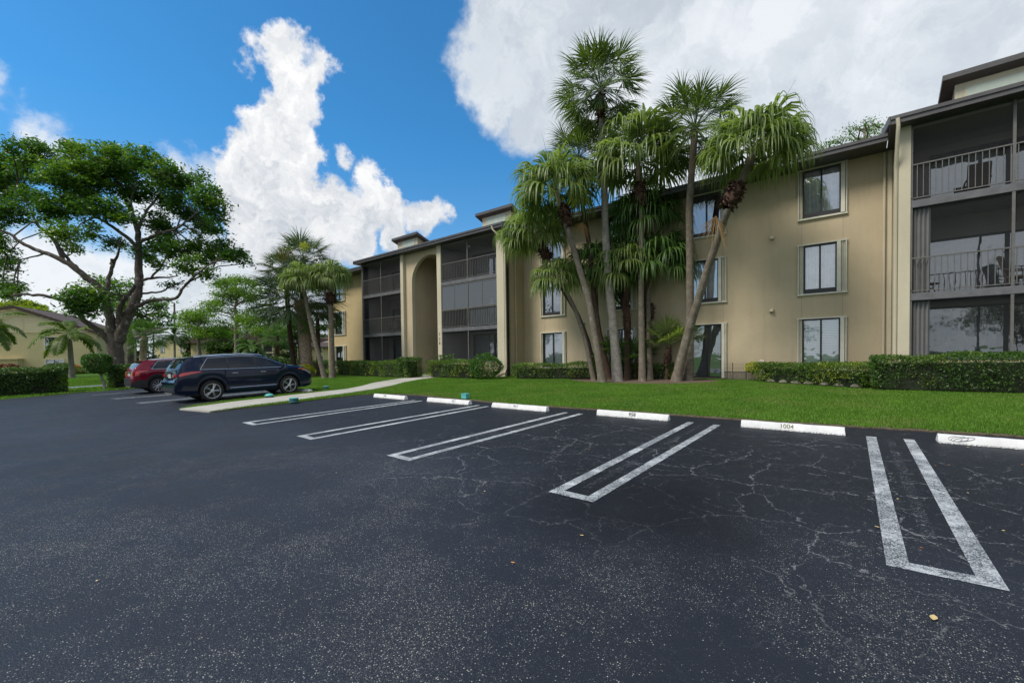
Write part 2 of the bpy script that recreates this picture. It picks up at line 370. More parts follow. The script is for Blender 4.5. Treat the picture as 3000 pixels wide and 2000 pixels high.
M['tree2'] = leafmat('back_broad_leaf', (.05, .13, .018), (.14, .25, .03), .35, .5)
M['pine'] = leafmat('pine_needles', (.055, .13, .014), (.18, .28, .025), .4, .6)
M['yellowtree'] = leafmat('yellow_green_leaf', (.14, .20, .015), (.26, .30, .02), .4, .6)
M['darktree'] = leafmat('dark_far_leaf', (.03, .07, .015), (.075, .13, .028), .3, .6)
M['hedge'] = leafmat('hedge_leaf', (.045, .10, .016), (.13, .22, .03), .25, .4, patch=((.26, .30, .03), 1.3))
M['hedge_dark'] = leafmat('dark_hedge_leaf', (.030, .075, .014), (.085, .17, .026), .25, .4, patch=((.17, .24, .03), 1.0))
M['hedge_bright'] = leafmat('bright_hedge_leaf', (.03, .09, .012), (.08, .18, .025), .25, .4)
M['croton'] = leafmat('yellow_croton_leaf', (.30, .34, .03), (.50, .48, .05), .3, .5)
M['red_leaf'] = leafmat('red_shrub_leaf', (.09, .02, .015), (.20, .04, .02), .2, .5)
M['orange_leaf'] = leafmat('orange_croton_leaf', (.35, .12, .02), (.45, .25, .03), .2, .5)
M['grass'] = leafmat('grass_blade', (.062, .155, .014), (.18, .32, .035), .35, .55, patch=((.19, .25, .05), .7))
def bark(name, c, ring=0., ringscale=14., blot=.5, vert=1.):
    mt, k, out = newmat(name); tc = k.add('ShaderNodeTexCoord').outputs['Object']
    mp = k.add('ShaderNodeMapping', inp={0: tc, 3: (1., 1., vert)}).outputs[0]
    n = k.noise(mp, 5., 6, .7).outputs['Fac']; b = k.noise(mp, 26., 5, .7).outputs['Fac']; lich = k.noise(tc, 3.2, 5, .7).outputs['Fac']
    cc = k.mix(k.rng(n, .3, .7), [x*.55 for x in c], [min(1, x*1.3) for x in c])
    cc = k.mix(k.math('MULTIPLY', k.rng(lich, .56, .66), blot), cc, (.42, .42, .38))
    h = b
    if ring:
        wv = k.add('ShaderNodeTexWave', wave_type='BANDS', bands_direction='Z', inp={'Vector': tc, 'Scale': ringscale/6.28, 'Distortion': 1.5, 'Detail': 2.})
        cc = k.mix(k.math('MULTIPLY', k.rng(wv.outputs['Fac'], .55, .95), ring), cc, [x*.35 for x in c]); h = k.math('SUBTRACT', b, k.math('MULTIPLY', wv.outputs['Fac'], .6))
    prin(k, out, cc, .9, spec=.15, bump=h, bs=.7, bd=.02); return mt
M['palm_trunk'] = bark('ringed_palm_trunk', (.24, .20, .155), .75, 60., .6)
M['palm_trunk_pale'] = bark('pale_palm_trunk', (.32, .29, .25), .6, 50., .8)
M['palm_trunk_brown'] = bark('brown_palm_trunk', (.10, .065, .045), .5, 60., .15)
M['boots'] = simple('brown_palm_boots', (.085, .045, .03), .95, var=.6, scale=14)
M['boots_grey'] = simple('grey_criss_cross_boots', (.34, .25, .19), .9, var=.55, scale=7)
M['fiber'] = leafmat('palm_fibre_fluff', (.13, .10, .03), (.22, .17, .05), .2, .9)
M['bark'] = bark('rough_tree_bark', (.11, .09, .075), 0, 1, .6, .35)
M['bark_pine'] = bark('grey_pine_bark', (.22, .18, .15), 0, 1, .2, .4)
M['twig'] = simple('hedge_stems', (.17, .13, .10), .9, var=.4, scale=12)
M['soil'] = simple('dry_thatch_soil', (.10, .075, .045), .95, var=.6, scale=14, bumps=1., bscale=60)
def lawnmat(name, a, b, dirt=.3):
    mt, k, out = newmat(name); tc = k.add('ShaderNodeTexCoord').outputs['Object']
    n = k.noise(tc, 1.1, 6, .65).outputs['Fac']; f = k.noise(tc, 38., 5, .75).outputs['Fac']; g = k.noise(tc, 6., 5, .7).outputs['Fac']
    c = k.mix(k.rng(n, .3, .7), a, b); c = k.mix(k.rng(f, .35, .75, 0, .8), c, [x*.35 for x in a]); c = k.mix(k.math('MULTIPLY', k.rng(g, .55, .7), dirt), c, (.14, .11, .05))
    prin(k, out, c, .95, spec=.1, bump=f, bs=1., bd=.05); return mt
M['lawn'] = lawnmat('lawn_turf', (.05, .13, .014), (.10, .20, .025))
M['mulch'] = simple('brown_mulch', (.11, .075, .05), .95, var=.6, scale=20, bumps=1., bscale=30)
def glass(name, tint=(.5, .55, .6), refl=.35, through=.65, rough=.02):
    mt, k, out = newmat(name); fr = k.add('ShaderNodeFresnel', inp={0: 1.6}).outputs[0]
    n = k.noise(k.add('ShaderNodeTexCoord').outputs['Object'], 1.7, 2).outputs['Fac']
    b = k.add('ShaderNodeBump', inp={'Height': n, 'Strength': .12, 'Distance': .05})
    gl = k.add('ShaderNodeBsdfGlossy', inp={'Color': (.95, .97, 1, 1), 'Roughness': rough}); k.nt.links.new(b.outputs[0], gl.inputs['Normal'])
    tr = k.add('ShaderNodeBsdfTransparent', inp={0: tuple(x*through for x in tint)+(1,)})
    mx = k.add('ShaderNodeMixShader', inp={0: k.math('ADD', fr, refl, clamp=True), 1: tr.outputs[0], 2: gl.outputs[0]}); k.nt.links.new(mx.outputs[0], out.inputs[0]); return mt
M['glass'] = glass('window_glass', (.98, .99, 1.), .27, 1.)
M['glass_dark'] = glass('tinted_window_glass', (.55, .58, .6), .24, .85)
M['carglass'] = simple('tinted_car_glass', (.010, .011, .013), .03, spec=.55, var=.05)
def screen(name, c, cov):
    mt, k, out = newmat(name); d = prin(k, None, c, .7, spec=.2); t = k.add('ShaderNodeBsdfTransparent')
    mx = k.add('ShaderNodeMixShader', inp={0: cov, 1: t.outputs[0], 2: d.outputs[0]}); k.nt.links.new(mx.outputs[0], out.inputs[0]); return mt
M['screen'] = screen('insect_screen_mesh', (.05, .052, .055), .22)
M['vinyl'] = screen('cloudy_vinyl_window', (.17, .19, .215), .62)
def blind():
    mt, k, out = newmat('white_venetian_blind'); tc = k.add('ShaderNodeTexCoord').outputs['Object']
    z = k.add('ShaderNodeSeparateXYZ', inp={0: tc}).outputs[2]
    f = k.math('FRACT', k.math('MULTIPLY', z, 15.)); c = k.mix(k.rng(f, .80, .9), (.86, .88, .88), (.16, .19, .20))
    prin(k, out, c, .5, **{'Transmission Weight': 0.}); return mt
M['blind'] = blind()
def carpaint(name, c):
    mt, k, out = newmat(name); prin(k, out, c, .12, .0, .32, **{'Coat Weight': .3, 'Coat Roughness': .02, 'Coat IOR': 1.35}); return mt
M['blue'] = carpaint('dark_blue_car_paint', (.004, .009, .028))
M['red'] = carpaint('dark_red_car_paint', (.16, .006, .020))
M['chrome'] = simple('chrome', (.75, .76, .78), .18, 1., var=.03)
M['alloy'] = simple('silver_alloy', (.50, .50, .51), .3, .9, var=.05)
M['tyre'] = simple('black_rubber', (.018, .018, .019), .8, var=.3, scale=30)
M['plastic'] = simple('black_plastic', (.02, .02, .022), .55)
M['taillight'] = simple('red_tail_lens', (.50, .015, .02), .15, var=.1, **{'Coat Weight': 1.})
M['plate'] = simple('pale_plate', (.45, .45, .42), .5, var=.2, scale=30)
M['amber'] = simple('amber_lens', (.65, .15, .02), .2, var=.1)
M['lens'] = simple('clear_headlight_lens', (.45, .47, .5), .12, .3, var=.1)
# ------------------------------------------------------------------ ground
def sheet(name, poly, dz, mat, skirt=.06, parent=None, kind='structure'):
    P3 = [Vector((p[0], p[1], 0)) for p in poly]; tr = tessellate_polygon([P3]); V = []; n = len(poly)
    V = [(p[0], p[1], gz(*p)+dz) for p in poly]+[(p[0], p[1], gz(*p)+dz-skirt) for p in poly]
    fs = [tuple(t) for t in tr]; 
    me = bpy.data.meshes.new(name); sk = [(i, (i+1) % n, n+(i+1) % n, n+i) for i in range(n)]
    me.from_pydata(V, [], fs+sk); me.update(); bm = bmesh.new(); bm.from_mesh(me); bmesh.ops.recalc_face_normals(bm, faces=bm.faces)
    bm.normal_update()
    up = sum(f.normal.z*f.calc_area() for f in bm.faces)
    if up < 0: bmesh.ops.reverse_faces(bm, faces=bm.faces)
    bm.to_mesh(me); bm.free(); me.materials.append(mat)
    o = bpy.data.objects.new(name, me); col.objects.link(o)
    if kind: o['kind'] = kind
    return o
def grid_ground():
    b = MB(); ys = [-900, -40, 40, 900]
    for i in range(3): b.poly([(-900, ys[i], gz(0, ys[i])-.03), (900, ys[i], gz(0, ys[i])-.03), (900, ys[i+1], gz(0, ys[i+1])-.03), (-900, ys[i+1], gz(0, ys[i+1])-.03)])
    return b.build('ground', M['lawn'], kind='structure')
grid_ground()
edge = [(36, 11.4), (6, 11.1), (2.15, 10.87), (0, 10.67), (-1.8, 10.5), (-3.3, 10.5), (-6, 10.4), (-8.2, 10.25), (-10, 10.45), (-11.7, 10.6), (-13.2, 10.75), (-14.4, 10.65), (-15.2, 10.35), (-15.65, 9.7), (-15.7, 8.9), (-15.6, 7), (-15.6, 5.3), (-15.5, 4.55)]
lot2 = [(-17.5, 4.22), (-18.3, 4.9), (-18.9, 6.4), (-19.1, 8), (-19.25, 10.0), (-22, 10.2), (-27, 10.35), (-32.4, 10.3), (-32.6, 5.6), (-32.3, 3.4), (-31.3, 1.), (-30.2, -1.5), (-29.5, -39)]
sheet('asphalt', [(36, -39)]+edge+lot2, 0., M['asphalt'], .02)
inner = [(p[0], p[1]) for p in edge]+lot2[:-1]
lawn_main = edge+lot2[:8]+[(-33, 10.4), (-60, 12), (-60, 39), (36, 39)]
rim = [(p[0], p[1]) for p in edge]
sheet('soil_edge', [(p[0]+(.0 if i < 12 else .05), p[1]-(.07 if i < 12 else .0)) for i, p in enumerate(rim)]+[(p[0]-(.0 if i < 6 else .25), p[1]+.22) for i, p in enumerate(rim[::-1])], .02, M['soil'], .03)
sheet('lawn', [(p[0]-(0 if i < 12 else .12), p[1]+(.13 if i < 12 else 0)) for i, p in enumerate(edge)]+lot2[:8]+[(-33, 10.4), (-60, 12), (-60, 39), (36, 39)], .03, M['lawn'])
path_r = [(-15.52, 4.5), (-16.0, 6.1), (-16.2, 7.5), (-16.6, 9.5), (-17.15, 11.4), (-18.1, 13), (-19.2, 14.5), (-20.3, 16.5), (-21., 19.9)]
path_l = [(-17.35, 4.2), (-18.0, 6.0), (-18.35, 8), (-18.7, 10.9), (-19.6, 12.3), (-20.9, 13.8), (-22.3, 16.4), (-23.6, 19.9)]
pathpoly = path_r+path_l[::-1]
sheet('path', pathpoly, .045, M['concrete'])
sheet('road', [(-37.9, -30), (-37.9, 30), (-40.3, 30), (-40.3, -30)], .02, simple('pale_worn_asphalt', (.17, .19, .22), .8), .05)
bed = [(-8.4+3.6*math.cos(t)*(1+.08*math.sin(3*t)), 19.9+1.9*math.sin(t)) for t in np.linspace(0, 2*math.pi, 40)[:-1]]
sheet('mulch_bed', bed, .038, M['mulch'], .03)
def strip(b, p, q, wd, dz=.004):
    p = np.array(p[:2]); q = np.array(q[:2]); d = (q-p)/np.linalg.norm(q-p); n = np.array([-d[1], d[0]])*wd/2; N_ = 14
    for i in range(N_):
        a = p+(q-p)*i/N_; c = p+(q-p)*(i+1)/N_
        b.poly([(a[0]-n[0], a[1]-n[1], gz(0, a[1]-n[1])+dz), (a[0]+n[0], a[1]+n[1], gz(0, a[1]+n[1])+dz), (c[0]+n[0], c[1]+n[1], gz(0, c[1]+n[1])+dz), (c[0]-n[0], c[1]-n[1], gz(0, c[1]-n[1])+dz)])
PK = [((708.5, 1237.8), (740.8, 1245.6), (1211.9, 1172.1), (1239.1, 1174.2)), ((868.4, 1276.9), (910.9, 1287.8), (1397.3, 1186.7), (1434, 1190.5)),
      ((1132, 1334), (1198.3, 1350), (1652, 1207.5), (1709.9, 1212.2)), ((1606.8, 1440.6), (1737.6, 1470.9), (2015, 1235.5), (2111.3, 1245.1)),
      ((2596.4, 1655.2), (2959.3, 1732.4), (2537.4, 1277.9), (2678.8, 1287.7))]
sp_w = .10
for i, q in enumerate(PK):
    FL, FR, BL, BR = [G(*t) for t in q]; b = MB()
    h = .068
    l0 = (FL[0]+h, FL[1]); l1 = (BL[0]+h, BL[1]); r0 = (FR[0]-h, FR[1]); r1 = (BR[0]-h, BR[1])
    strip(b, l0, l1, .136); strip(b, r0, r1, .136)
    yb = (FL[1]+FR[1])/2
    b.poly([(FL[0]+.136, FL[1], gz(0, FL[1])+.004), (FR[0]-.136, FR[1], gz(0, FR[1])+.004), (FR[0]-.136, FR[1]+.14, gz(0, FR[1]+.14)+.004), (FL[0]+.136, FL[1]+.14, gz(0, FL[1]+.14)+.004)])
    b.build('parking_line', M['paint'], kind='structure')
    if i in (2, 3, 4):
        g = MB(); c0_ = ((FL[0]+FR[0])/2, FL[1]+.35); c1_ = ((BL[0]+BR[0])/2, BL[1]-.2); strip(g, c0_, c1_, .10); g.build('faded_line', M['ghost'], kind='structure')
for (p, q) in (((324.5, 1167.6), (-24.9, 9.)), ((335, 1169), (-24.6, 9.)), ((400, 1180), (-22.0, 9.)), ((409, 1181.5), (-21.7, 9.)), ((268, 1157), (-28.3, 9.))):
    b = MB(); strip(b, G(*p), q, .10); b.build('parking_line', M['paint'], kind='structure')
# ------------------------------------------------------------------ wheel stops
def textmesh(s, size, mat, parent, M4, name='number', ext=.0):
    cu = bpy.data.curves.new('t', 'FONT'); cu.body = s; cu.size = size; cu.align_x = 'CENTER'; cu.align_y = 'CENTER'; cu.extrude = .001; cu.offset = ext
    to = bpy.data.objects.new('t', cu); col.objects.link(to); bpy.context.view_layer.update()
    me = bpy.data.meshes.new_from_object(to.evaluated_get(bpy.context.evaluated_depsgraph_get()))
    bpy.data.objects.remove(to); me.transform(M4); me.materials.clear(); me.materials.append(mat)
    o = bpy.data.objects.new(name, me); col.objects.link(o); o.parent = parent; return o
M['numpaint'] = simple('black_stencil_paint', (.03, .03, .04), .7, var=.5, scale=40)
M['numworn'] = simple('worn_grey_stencil_paint', (.26, .26, .28), .7, var=.5, scale=40)
M['numolive'] = simple('olive_stencil_paint', (.13, .13, .05), .7, var=.6, scale=40)
def stop_mesh(L, sd_):
    b = MB(); h = .135; prof = [(-.085, 0), (-.082, .03), (-.045, h), (.045, h), (.082, .03), (.085, 0)]; n = 16; r = random.Random(sd_)
    rows = []
    for i in range(n+1):
        x = L*i/n; rows.append([(x+(.0 if 0 < i < n else (r.random()-.5)*.02), p[0]+r.uniform(-.003, .003), p[1]+(r.uniform(-.003, .002) if p[1] > 0 else 0)) for p in prof])
    base = len(b.v)
    for rr in rows: b.v += [b.T(p) for p in rr]
    m_ = len(prof)
    for i in range(n):
        for j in range(m_-1): a = base+i*m_+j; b.f.append((a, a+1, a+m_+1, a+m_))
    b.f.append(tuple(range(base, base+m_))); b.f.append(tuple(base+n*m_+j for j in reversed(range(m_)))); return b
stops = [('949', (1093.9, 1163.9), (1189.8, 1170.7), 'numworn', 'white concrete wheel stop numbered 949, farthest of the empty stalls by the grass strip', .38),
         ('951', (1250, 1176.5), (1375.2, 1186.1), 'numworn', 'white concrete wheel stop numbered 951 with the small turquoise box behind it', .66),
         ('947', (1440.1, 1193.5), (1602.7, 1206.1), 'numworn', 'white concrete wheel stop numbered 947 in faint broken digits', .46),
         ('958', (1748.1, 1217), (1951.3, 1236.5), 'numpaint', 'white concrete wheel stop with bold dark number 958 and chipped left end', .52),
         ('1004', (2170.8, 1251.4), (2475, 1275.5), 'numolive', 'clean white concrete wheel stop with olive number 1004', .47),
         (None, (2746.7, 1297.3), None, None, 'scuffed white concrete wheel stop with black scribble at the right edge of the photo', 0),
         ('', (869, 1146.5), (912, 1149), None, 'white concrete wheel stop under the nose of the dark blue car', 0)]
for i, (t, a, c, mt_, lab, fx) in enumerate(stops):
    A = G(*a); L = 1.9 if (c is None or t == '') else float(G(*c)[0]-A[0])
    if t == '': A[0] = G(*c)[0]-1.9
    loc = (float(A[0]), float(A[1])+.085, gz(0, A[1]+.085)+.001)
    o = stop_mesh(L, i).build('wheel_stop', M['stop'], smooth=True, angle=25); o.location = loc
    tag(o, lab, 'wheel stop', 'wheel stops at the heads of the stalls')
    ang = math.atan2(.105, .037)
    def onface(x, zf, off=.004):   # on the sloped front face
        return Matrix.Translation((x, -.082+.037*zf-off*math.sin(ang), .03+.105*zf+off*math.cos(ang)))@Matrix.Rotation(ang, 4, 'X')
    if t and mt_: textmesh(t, .115, M[mt_], o, onface(L*fx, .5), ext=.002 if t == '958' else 0)
    if t is None:
        s = MB()
        for k in range(3):
            cx_, r_ = .2+.05*k, .045+.012*k; pts = []
            for q in range(19):
                a_ = 2*math.pi*q/18; pts.append(tuple(onface(cx_+r_*1.7*math.cos(a_), .5+.36*math.sin(a_+.4*k), .003)@Vector((0, 0, 0))))
            s.tube(pts, .004, 4)
        s.build('scribble', M['numworn']).parent = o
# ------------------------------------------------------------------ small turquoise boxes and leaves
def cap_thing(uv, r, h, mat, lab, box=False, dome=False):
    p = G(*uv); loc = (p[0], p[1], gz(0, p[1])+.03); e = empty('drain_cap', loc, 0, lab, 'utility cap', 'green plastic caps in the grass')
    b = MB()
    if box: b.box(-r, r, -r*.8, r*.8, 0, h)
    else: b.lathe([(r*1.02, 0), (r, h*.5), (r, h)], 20)
    b.v = [(x+loc[0], y+loc[1], z+loc[2]) for x, y, z in b.v]; b.build('body', M[mat], e, bevel=.008, smooth=True)
    l = MB()
    if box: l.box(-r*1.06, r*1.06, -r*.86, r*.86, h+.001, h+.03)
    elif dome: l.lathe([(r*1.08, h+.001), (r*1.0, h+.04), (r*.6, h+.08), (r*.1, h+.095)], 20)
    else: l.lathe([(r*1.05, h+.001), (r*1.05, h+.02), (r*.2, h+.028)], 20)
    l.v = [(x+loc[0], y+loc[1], z+loc[2]) for x, y, z in l.v]; l.build('lid', M['turq'], e, smooth=True)
cap_thing((1364, 1170), .12, .15, 'turq', 'bright turquoise box on the lawn edge behind wheel stop 951', box=True)
cap_thing((955, 1142), .12, .13, 'dkturq', 'teal cap in the lawn just left of the curving footpath')
cap_thing((861, 1181), .15, .14, 'dkturq', 'dark teal flat round cap in the grass strip beside the stalls')
cap_thing((789, 1167), .15, .08, 'black', 'domed turquoise cap beside the blue car between its wheels', dome=True)
LEAFLAB = ['orange leaf on the asphalt just right of the worn double line at the right', 'second orange leaf, right beside the first, near the scribbled wheel stop', 'orange-brown leaf inside the worn double line at the far right stall', 'red-brown leaf lying on the left stripe of the rightmost stall marking', 'pale leaf on the asphalt just left of the rightmost stall marking',
 'pale leaf between the two stripes of the rightmost marking', 'red-brown leaf near the closed end of the rightmost stall marking', 'pale curled leaf against the foot of the scribbled wheel stop', 'orange leaf against the scribbled wheel stop at the right edge', 'pale leaf in the middle of the rightmost stall', 'pale leaf in the worn patch near the right edge',
 'orange leaf in the stall of wheel stop 958, lower one', 'pale leaf in the stall just below wheel stop 958', 'pale leaf in the middle of the stall of wheel stop 958', 'pale leaf below the closed end of the third stall marking', 'pale leaf in the lane below the double line left of the dark stain', 'largest pale leaf lying alone on the asphalt at the bottom right',
 'pale leaf lying alone on the asphalt at the bottom left', 'pale leaf on the asphalt left of the second stall marking', 'orange leaf in the middle of the lane, centre of the photo', 'pale leaf between the first and second stall markings', 'orange leaf at the right border of the photo in the last stall', 'pale leaf near the head of the second stall marking', 'red-brown leaf at the lawn edge right of wheel stop 1004', 'orange leaf at the lawn edge between wheel stops 958 and 1004', 'pale leaf in the lane below the footpath end', 'pale leaf by the lower end of the third stall marking']
leafpos = [(2740, 1365, 0), (2780, 1363, 0), (2650, 1372, 1), (2585, 1420, 1), (2570, 1545, 2), (2630, 1463, 2), (2700, 1607, 1), (2835, 1311, 2), (2963, 1315, 0), (2835, 1445, 2), (2940, 1556, 2), (1620, 1336, 0), (1725, 1251, 2), (1726, 1317, 2),
           (1420, 1440, 2), (1705, 1570, 2), (2735, 1812, 2), (283, 1703, 2), (986, 1386, 2), (1502, 1650, 0), (990, 1238, 2), (2995, 1362, 0), (1110, 1252, 2), (2440, 1238, 1), (2060, 1215, 2), (498, 1305, 1), (1386, 1342, 2)]
for i, (u, v, k) in enumerate(leafpos):
    p = G(u, v); b = MB(rot=random.uniform(0, 6.28)); s = .028 if i == 16 else random.uniform(.010, .017)
    ring = [(-s*1.3, 0), (-s*.6, s*.55), (s*.2, s*.7), (s*1.0, s*.3), (s*1.5, 0), (s*1.0, -s*.35), (s*.2, -s*.65), (-s*.6, -s*.5)]
    curl = random.uniform(.2, .6); n = len(ring); v0 = [(x, y, .006+curl*(y*y)/s+abs(x)*.12) for x, y in ring]
    for q in range(n): b.poly([(0, 0, .006), v0[q], v0[(q+1) % n]])
    o = b.build('fallen_leaf', M[['leaf_dry', 'leaf_red', 'leaf_pale'][k]]); o.location = (p[0], p[1], gz(0, p[1])+.002)
    lab_ = LEAFLAB[i]; tag(o, lab_ or ['small orange-brown fallen leaf lying on the dark asphalt', 'reddish-brown fallen leaf lying between or on the white stall lines', 'small pale yellow fallen leaf lying on the dark asphalt'][k], 'fallen leaf', ['orange fallen leaves on the asphalt', 'reddish fallen leaves on the asphalt', 'pale fallen leaves on the asphalt'][k])
# ------------------------------------------------------------------ grass
def inpoly(P, poly):
    x, y = P[:, 0], P[:, 1]; c = np.zeros(len(P), bool); n = len(poly)
    for i in range(n):
        x1, y1 = poly[i]; x2, y2 = poly[(i+1) % n]
        t = ((y1 > y) != (y2 > y)) & (x < (x2-x1)*(y-y1)/(y2-y1+1e-12)+x1); c ^= t
    return c
def grass(name, bbox, n, hmin, hmax, wd, inc, exc, lab, seed):
    r = np.random.RandomState(seed); P = np.stack([r.uniform(bbox[0], bbox[1], n), r.uniform(bbox[2], bbox[3], n)], 1)
    k = inpoly(P, inc)
    for e in exc: k &= ~inpoly(P, e)
    P = P[k]; n = len(P); a = r.uniform(0, 2*np.pi, n); h = r.uniform(hmin, hmax, n); wv = wd*r.uniform(.7, 1.3, n)
    z = GS*P[:, 1]+.025; lean = r.uniform(.1, .8, n)*h; b = r.uniform(0, 2*np.pi, n)
    dx, dy = np.cos(a)*wv, np.sin(a)*wv
    V = np.zeros((n, 3, 3)); V[:, 0] = np.stack([P[:, 0]-dx, P[:, 1]-dy, z], 1); V[:, 1] = np.stack([P[:, 0]+dx, P[:, 1]+dy, z], 1)
    V[:, 2] = np.stack([P[:, 0]+np.cos(b)*lean, P[:, 1]+np.sin(b)*lean, z+h], 1)
    o = mesh_np(name, V.reshape(-1, 3), np.arange(3*n).reshape(-1, 3), M['grass']); return tag(o, lab, 'grass', kind='stuff')
def ragged(pl, step=.13, amp=.09):
    out = []
    for (a, b) in zip(pl[:-1], pl[1:]):
        n = max(1, int(math.hypot(b[0]-a[0], b[1]-a[1])/step)); out += [(a[0]+(b[0]-a[0])*i/n+rs.uniform(-amp, amp)*.7, a[1]+(b[1]-a[1])*i/n+rs.uniform(-amp, amp)) for i in range(n)]
    return out+[pl[-1]]
grow = ragged(edge)
lm = grow+ragged(lot2[:8])+[(-33, 10.4), (-60, 12), (-60, 39), (36, 39)]
grass('lawn_grass', (-17.5, 5., 10., 21.6), 420000, .03, .065, .007, lm, [pathpoly, bed], 'short mown green lawn in front of the apartment building', 3)
grass('lawn_grass', (-33, -15.4, 4.2, 21), 260000, .03, .07, .010, lm, [pathpoly], 'green lawn and grass strips either side of the footpath', 4)
vp = [(-32.5, 10.2), (-32.55, 5.5), (-32.2, 3.3), (-31.2, 1.), (-30.1, -1.5), (-29.6, -8), (-60, -8), (-60, 30), (-33, 30)]
rd = [(-37.9, -30), (-37.9, 30), (-40.3, 30), (-40.3, -30)]
grass('lawn_grass', (-60, -29.6, -8, 25), 150000, .04, .09, .02, vp, [rd], 'green grass around the big tree and far yard', 5)
# ------------------------------------------------------------------ main building
Dm, Df, DB = 21.811, 19.908, 22.25
ZE = 9.5
B0 = (-8., 21.8, .5)
bld = empty('apartment_building', B0, 0, 'long tan three-storey apartment building with screened balconies, arched stair bay and dark eaves', 'apartment building')
def part(b, name, mat, parent=None, **k): return b.build(name, mat, parent or bld, **k)
def wall_holes(b, x0, x1, z0, z1, y0, y1, holes):
    xs = sorted(set([x0, x1]+[v for h in holes for v in h[:2]])); 
    for i in range(len(xs)-1):
        a, c = xs[i], xs[i+1]; hs = sorted([(h[2], h[3]) for h in holes if h[0] < c-1e-6 and h[1] > a+1e-6]); z = z0
        for (p, q) in hs:
            if p > z: b.box(a, c, y0, y1, z, p)
            z = q
        if z < z1: b.box(a, c, y0, y1, z, z1)
cols = [(-15.14, -13.39), (-10.75, -9.03), (-6.45, -4.75), (-2.0, -.37)]
lev = [(.62, 3.14), (4.11, 6.18), (7.22, 9.25)]
holes = []
for ci, (a, c) in enumerate(cols):
    for li, (p, q) in enumerate(lev):
        if li == 0: p = {0: 1.0, 1: 1.0, 2: .56, 3: .98}[ci]
        holes.append((a+.08, c-.08, p, q))
w_ = MB(); wall_holes(w_, -16.45, 1.35, .2, ZE-.12, Dm, Dm+.25, [(h[0], h[1], h[2]+.04, h[3]-.05) for h in holes]); part(w_, 'wall', M['wall'])
w_ = MB(); lh = [(-39.28, -37.2, p, q) for p, q in ((.9, 2.95), (3.98, 6.16), (7.15, 9.2))]
wall_holes(w_, -40.5, -31.3, .2, ZE-.12, Dm, Dm+.25, [(h[0]+.08, h[1]-.08, h[2]+.04, h[3]-.05) for h in lh]); part(w_, 'wall', M['wall_warm'])
part(MB().box(-40.5, -40.25, Dm+.25, 33, .2, ZE+1), 'side_wall', M['wall_warm'])
def window(x0, x1, z0, z1, ls, rs_, kind, door=False):
    y = Dm
    f = MB(); gx0, gx1 = x0+ls, x1-rs_; sill = .0 if door else .13
    t = .055
    # dark frame set inside the hole, proud by a hair
    f.box(gx0, gx1, y-.035, y+.09, z0+.03, z0+.03+t+sill); f.box(gx0, gx1, y-.035, y+.09, z1-.05-t, z1-.05)
    f.box(gx0, gx0+t, y-.032, y+.088, z0+.03+t+sill, z1-.05-t); f.box(gx1-t, gx1, y-.032, y+.088, z0+.03+t+sill, z1-.05-t)
    mx = (gx0+gx1)/2; f.box(mx-.03, mx+.03, y-.02, y+.07, z0+.03+t+sill, z1-.05-t)
    fo = part(f, 'window' if not door else 'glass_door', M['bronze'])
    part(MB().poly([(gx0+t, y+.03, z0+.03+t+sill), (gx1-t, y+.03, z0+.03+t+sill), (gx1-t, y+.03, z1-.05-t), (gx0+t, y+.03, z1-.05-t)]), 'pane', M['glass'] if kind not in ('dark', 'dimblind') else M['glass_dark'], fo)
    if kind in ('blind', 'dimblind'): part(MB().box(gx0+t, gx1-t, y+.10, y+.115, z0, z1-.05), 'blind', M['blind'], fo)
    elif kind == 'curtain':
        cm = MB(); n = 40; W = gx1-gx0
        for i in range(n):
            a = gx0+W*i/n; c = gx0+W*(i+1)/n; cm.poly([(a, y+.15+.03*math.sin(i*1.7), z0), (c, y+.15+.03*math.sin((i+1)*1.7), z0), (c, y+.15+.03*math.sin((i+1)*1.7), z1), (a, y+.15+.03*math.sin(i*1.7), z1)])
        part(cm, 'curtain', M['curtain'], fo)
    elif kind == 'half':
        part(MB().box(gx0+.28*(gx1-gx0), gx1-.1, y+.2, y+.22, z0+1.15, z1), 'curtain', M['curtain'], fo)
    part(MB().box(x0-.05, x1+.05, y+.9, y+.95, z0-.1, z1+.1).box(x0-.05, x0, y+.25, y+.9, z0-.1, z1+.1).box(x1, x1+.05, y+.25, y+.9, z0-.1, z1+.1), 'dark_interior', M['dark_in'], fo)
    # cream shutter track round the opening, accordion stacks at the sides
    part(MB().box(x0-.02, x1+.02, y-.11, y+.0, z1-.05, z1), 'head_track', M['shutter'], fo)
    if not door: part(MB().box(x0-.02, x1+.02, y-.09, y+.0, z0-.035, z0+.03), 'sill_track', M['shutter'], fo)
    for (a, c, side) in ((x0, x0+ls, -1), (x1-rs_, x1, 1)):
        s = MB(); n = max(2, int(round((c-a)/.045))); 
        for i in range(n):
            p0 = a+(c-a)*i/n; p1 = a+(c-a)*(i+1)/n; d0, d1 = (y-.10, y-.02) if i % 2 == 0 else (y-.02, y-.10)
            s.poly([(p0, d0, z0+.03), (p1, d1, z0+.03), (p1, d1, z1-.05), (p0, d0, z1-.05)])
        s.box(a-.0 if side < 0 else c-.035, a+.035 if side < 0 else c, y-.105, y-.0, z0+.03, z1-.05)
        if side > 0 and rs_ > .17: s.box(a, a+.13, y-.112, y-.09, z0+.03, z1-.05)
        part(s, 'shutter', M['shutter'], fo)
    return fo
K_ = [['blind', 'dark', 'half'], ['blind', 'dark', 'dark'], ['dimblind', 'curtain', 'dark'], ['blind', 'curtain', 'curtain']]
